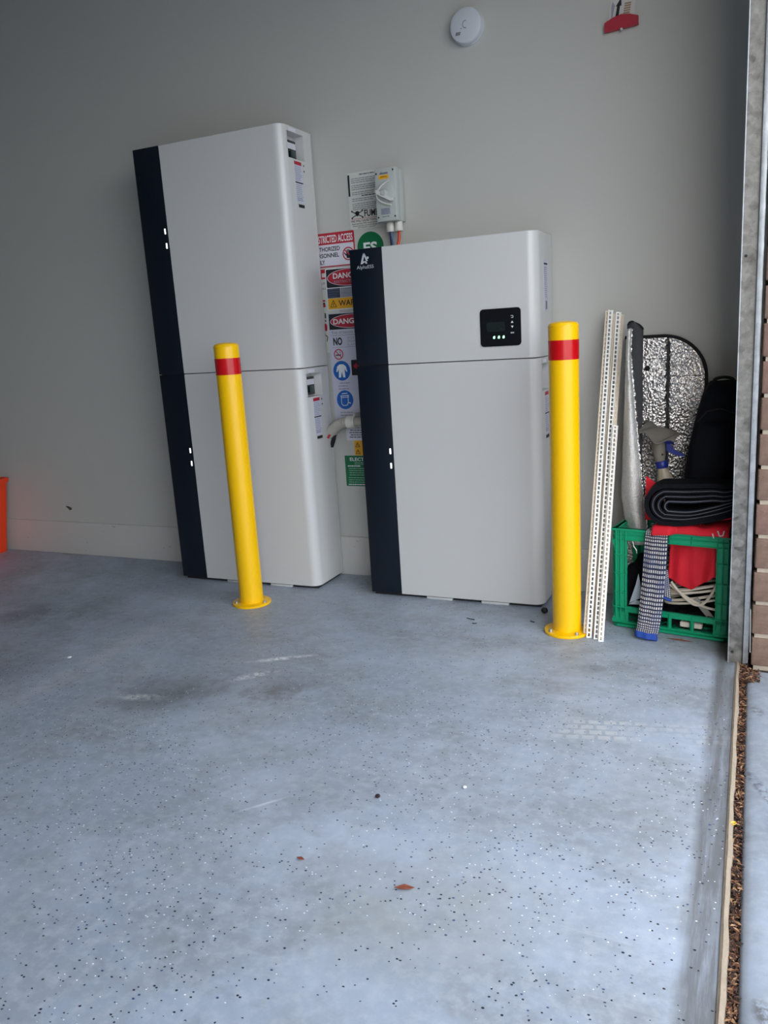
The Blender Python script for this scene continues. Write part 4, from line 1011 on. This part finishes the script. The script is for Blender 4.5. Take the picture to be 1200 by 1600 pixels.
obj('nozzle', G().loft([[(x, -0.150+0.012*math.sin(2*math.pi*j/14), z+0.010*math.cos(2*math.pi*j/14)) for j in range(14)] for x, z in ((1.055, 0.538), (1.075, 0.536), (1.088, 0.534))]), M_blueplastic, hd)
obj('trigger', G().prism(frame((0, -0.144, 0), (1, 0, 0), (0, 0, 1), (0, -1, 0)), [(1.066, 0.528), (1.078, 0.526), (1.090, 0.508), (1.112, 0.498), (1.121, 0.490), (1.110, 0.489), (1.088, 0.496), (1.068, 0.506)], 0.0, 0.011), M_blueplastic, t)
obj('pump_pin', G().lathe([(0.0028, 0), (0.0028, 0.001)], (1.058, -0.1665, 0.497), '-y', 10), M_gap, hd)
def rag(u, v):
    x = 0.992+0.112*u; 
    z = 0.580-0.010*u-0.020*(u-0.3)**2+0.010*math.sin(6*u+1)-0.05*max(0, v-0.42)**1.1*(1-0.7*abs(u-0.45))+0.006*math.sin(11*u+5*v)
    y = -0.105-0.085*v+0.006*math.sin(8*u)
    return (x+0.012*math.sin(5*v), y, z-0.030*(abs(u-0.45)*1.2)**2)
g = G(); g.grid(rag, 26, 18); tag(obj('grey_rag', g, M_rag, solid=0.004, fixn=False, smooth=180), 'crumpled grey rag draped over the spray bottle head', 'rag')

# large rounded foil sunshade leaning on the wall
t = thing('foil_sunshade', 'large quilted silver sunshade with rounded black edge leaning on the wall', 'sunshade', (1.04, -0.03, 0.0))
XR, XL, ZT, RR = 1.166, 0.930, 0.836, 0.128
def shade_pt(x, z): return (x, -0.050+0.028*(z/ZT)-0.005*math.sin((x-0.93)*26)-0.003*math.sin(z*30+x*12), z)
def right_at(z):
    if z < ZT-RR: return XR-0.006*((ZT-RR-z)/0.7)
    return XR-RR+math.sqrt(max(0, RR*RR-(z-(ZT-RR))**2))
SEAM = 1.057
def panel(fa, fb, nx, nz):
    def f(u, v):
        # denser rows near the curved top
        z = 0.02+(ZT-0.02)*(1-(1-v)**1.6)
        a, b = fa(z), fb(z); return shade_pt(a+(b-a)*u, z)
    gg = G(); gg.grid(f, nx, nz); return gg
obj('quilted_panel', panel(lambda z: XL, lambda z: min(SEAM-0.002, right_at(z)), 14, 50), M_foil, t, solid=0.005, fixn=False, smooth=180)
obj('quilted_panel', panel(lambda z: min(SEAM+0.002, right_at(z)-0.0005), lambda z: right_at(z), 14, 50), M_foil, t, solid=0.005, fixn=False, smooth=180)
edge = [(XL, ZT)] + [(XL+(XR-RR-XL)*i/8, ZT) for i in range(1, 8)] + [(XR-RR+RR*math.sin(math.radians(a)), ZT-RR+RR*math.cos(math.radians(a))) for a in range(0, 91, 6)] + [(right_at(z), z) for z in (0.66, 0.55, 0.40, 0.25, 0.10, 0.012)]
obj('edge_binding', G().tube([shade_pt(x, z) for x, z in edge], 0.0055, 8), M_binding, t)
obj('fold_seam', G().tube([Vector(shade_pt(SEAM+0.0015*math.sin(z*40), z))+Vector((0, -0.002, 0)) for z in [0.02+0.8*i/40 for i in range(41)]], 0.0035, 6), mat('seam_dark_grey', srgb(52, 52, 54), 0.8), t)
for z, xa, xb in ((0.770, 0.96, 1.052), (0.715, 1.066, 1.150)):
    obj('crease', G().tube([Vector(shade_pt(xa+(xb-xa)*i/12, z+0.001*math.sin(i)))+Vector((0, -0.003, 0)) for i in range(13)], 0.0010, 5), mat('seam_dark_grey', srgb(52, 52, 54), 0.8), t)
obj('suction_hole', G().lathe([(0.008, 0), (0.008, 0.004), (0.002, 0.005)], Vector(shade_pt(0.998, 0.742))+Vector((0, -0.002, 0)), '-y', 14), M_binding, t)

# rolled foil shade standing in the crate
t = thing('rolled_sunshade', 'folded silver sunshade with charcoal lining standing between the beads and the foil panel', 'sunshade', (0.985, -0.19, 0.2))
def flap(u, v):
    z = 0.235+0.630*v
    xl = 0.9435+0.015*v+0.028*max(0, 1-v/0.22); xr = 1.027-0.068*v**0.9
    xr = max(xr, xl+0.010)
    q = math.pi*u
    return (xl+(xr-xl)*u+0.0004*math.sin(40*v+5*u), -0.196-0.036*math.sin(q*0.8+0.2)*(1-0.5*v)+0.05*v*0.6+0.0005*math.sin(55*v+9*u), z)
g = G(); g.grid(flap, 20, 60); obj('foil_flap', g, M_foil2, t, solid=0.006, fixn=False, smooth=180)
ep = [Vector(flap(1.0, v))+Vector((0.0005, -0.001, 0)) for v in [i/60 for i in range(61)]]
obj('crinkled_edge', G().tube([p+Vector((0.0012*math.sin(i*2.1), 0, 0)) for i, p in enumerate(ep)], lambda s: 0.0050+0.0014*math.sin(s*190), 8), M_foil, t, smooth=60)
def lining(u, v):
    z = 0.215+0.650*v+(0.018*math.sin(3.1*u+0.4)*v if v > 0.8 else 0.0)
    xl = 0.950+0.030*max(0, 1-v/0.22); xr = 0.998-0.005*v
    return (xl+(xr-xl)*u, -0.150+0.035*v-0.014*math.sin(math.pi*u)+0.003*math.sin(20*v+6*u), z)
g = G(); g.grid(lining, 16, 40); obj('charcoal_lining', g, M_char, t, solid=0.005, fixn=False, smooth=180)
obj('torn_binding', G().tube([Vector(lining(u, 1.0))+Vector((0, 0, 0.002)) for u in [i/14 for i in range(15)]], lambda s: 0.0030+0.0020*math.sin(s*9), 7), M_binding, t)

# gingham sleeve hanging over the crate front
t = thing('gingham_sleeve', 'blue and white checked cloth sleeve hanging over the front of the crate', 'sleeve', tuple(FC(0.115, 0.0, 0.06)))
SP = smooth_path([(0.3045, -0.014), (0.3075, -0.006), (0.3075, 0.006), (0.298, 0.013), (0.240, 0.018), (0.160, 0.026), (0.090, 0.040), (0.036, 0.056), (0.0180, 0.068)], 6)
def at_path(s):
    f = s*(len(SP)-1); i = min(int(f), len(SP)-2); k = f-i
    return SP[i][0]*(1-k)+SP[i+1][0]*k, SP[i][1]*(1-k)+SP[i+1][1]*k
def slv(front):
    def f(u, v):
        z, n = at_path(v)
        e = max(0, (v-0.25)/0.75)
        ul = 0.1010-0.013*math.sin(e*math.pi*0.5)-0.001*e; ur = 0.1600-0.003*e-0.009*e*e
        th = (0.007 if v > 0.25 else 0.003)*math.sin(math.pi*u)**0.6+0.0015*math.sin(14*u+6*v)
        return FC(ul+(ur-ul)*u, z-0.008*e*e*(1-u*0.2)*0+0.004*e*(0.5-u), n+(th+0.003 if front else 0.0))
    return f
g = G(); g.grid(slv(True), 16, 60, (11, 46)); g.grid(slv(False), 16, 60, (11, 46))
obj('knitted_tube', g, 'gingham_knit', t, fixn=False, smooth=180)
def flp(u, v):
    z = 0.205-0.085*v; return FC(0.148+0.022*u*(0.55+0.45*v)+0.004*v, z-0.008*u, 0.0205+0.010*v-0.003*u+0.003*math.sin(3*u))
g = G(); g.grid(flp, 6, 18, (4, 16)); obj('side_flap', g, 'gingham_knit', t, solid=0.003, fixn=False, smooth=180)
hem = [Vector(slv(True)(u, 1.0)) for u in [i/14 for i in range(15)]]
M_hem = mat('blue_elastic', srgb(28, 66, 150), 0.8, var=0.1, scale=150)
g = G(); g.loft([[p+Vector((0, 0, 0.006)), p+cn*0.006+Vector((0, 0, 0.002)), p+cn*0.007+Vector((0, 0, -0.010)), p+cn*-0.004+Vector((0, 0, -0.0165)), p+cn*-0.008+Vector((0, 0, -0.008))] for p in hem])
obj('hem', g, M_hem, t, smooth=60)
g = G(); hp = [Vector(flp(u, 1.0)) for u in [i/6 for i in range(7)]]
g.tube(hp, 0.0045, 7); obj('flap_hem', g, M_hem, t)

# ------------------------------------------------------------------ small things on the floor
def leaf(name, label, cat, x, y, L, w, a, m, h=0.006):
    g = G()
    d = Vector((math.cos(a), math.sin(a), 0)); p = Vector((-d.y, d.x, 0))
    def f(u, v): 
        s = 2*u-1; wd = w*(1-abs(s)**1.8); return Vector((x, y, 0.0012))+d*(s*L)+p*((2*v-1)*wd)+Vector((0, 0, h*(2*v-1)**2*(1-abs(s)) + h*0.5*s*s))
    g.grid(f, 12, 6); return tag(obj(name, g, m, solid=0.0008, fixn=False, smooth=180), label, cat)
leaf('dry_leaf', 'reddish brown dry leaf lying lowest on the floor', 'leaf', 0.799, -1.589, 0.017, 0.0045, 0.30, M_leaf)
leaf('dry_leaf', 'small brown leaf fragment near the middle of the floor', 'leaf', 0.596, -1.579, 0.008, 0.003, -0.1, M_leaf, 0.003)
leaf('yellow_leaf', 'tiny yellow leaf beside the litter slot', 'leaf', 1.288, -1.232, 0.008, 0.005, 1.2, M_yleaf, 0.003)
leaf('dry_leaf', 'long reddish leaf strip under the front edge of the crate', 'leaf', 1.130, -0.372, 0.036, 0.004, -0.15, M_leaf, 0.002)
def nugget(name, label, cat, x, y, r, m, flatz=0.7):
    g = G(); rings = []
    for k in range(1, 6):
        q = math.pi*k/6; rings.append([(x+r*math.sin(q)*math.cos(b)*random.uniform(.85, 1.1), y+r*math.sin(q)*math.sin(b)*random.uniform(.85, 1.1), r*flatz*(1-math.cos(q))) for b in [2*math.pi*j/9 for j in range(9)]])
    g.loft(rings); return tag(obj(name, g, m, smooth=60), label, cat)
nugget('grit_lump', 'dark grit lump in the middle of the open floor', 'debris', 0.645, -1.359, 0.0052, M_soil)
nugget('paint_chip', 'white paint chip on the open floor', 'debris', 0.796, -1.272, 0.0048, M_icon, 0.4)
nugget('paint_chip', 'white paint chip near the left edge of the floor', 'debris', -0.555, -0.98, 0.007, M_icon, 0.3)
nugget('rubber_stopper', 'round black rubber stopper behind the right bollard', 'stopper', 0.717, -0.247, 0.0115, M_blackw, 0.85)
for (x, y, a, L, lab) in ((0.509, -0.361, -0.25, 0.014, 'dark twig nearest the shorter stack'), (0.700, -0.335, -0.5, 0.008, 'short dark twig by the foot of the shorter stack'), (0.533, -0.395, 0.2, 0.007, 'tiny dark twig on the floor before the inverter stack')):
    d = Vector((math.cos(a), math.sin(a), 0))
    tag(obj('dry_twig', G().tube([Vector((x, y, 0.0016))+d*s*L+Vector((0, 0, 0.001*abs(s))) for s in (-1, -0.3, 0.3, 1)], 0.0013, 6), M_soil), lab, 'twig')
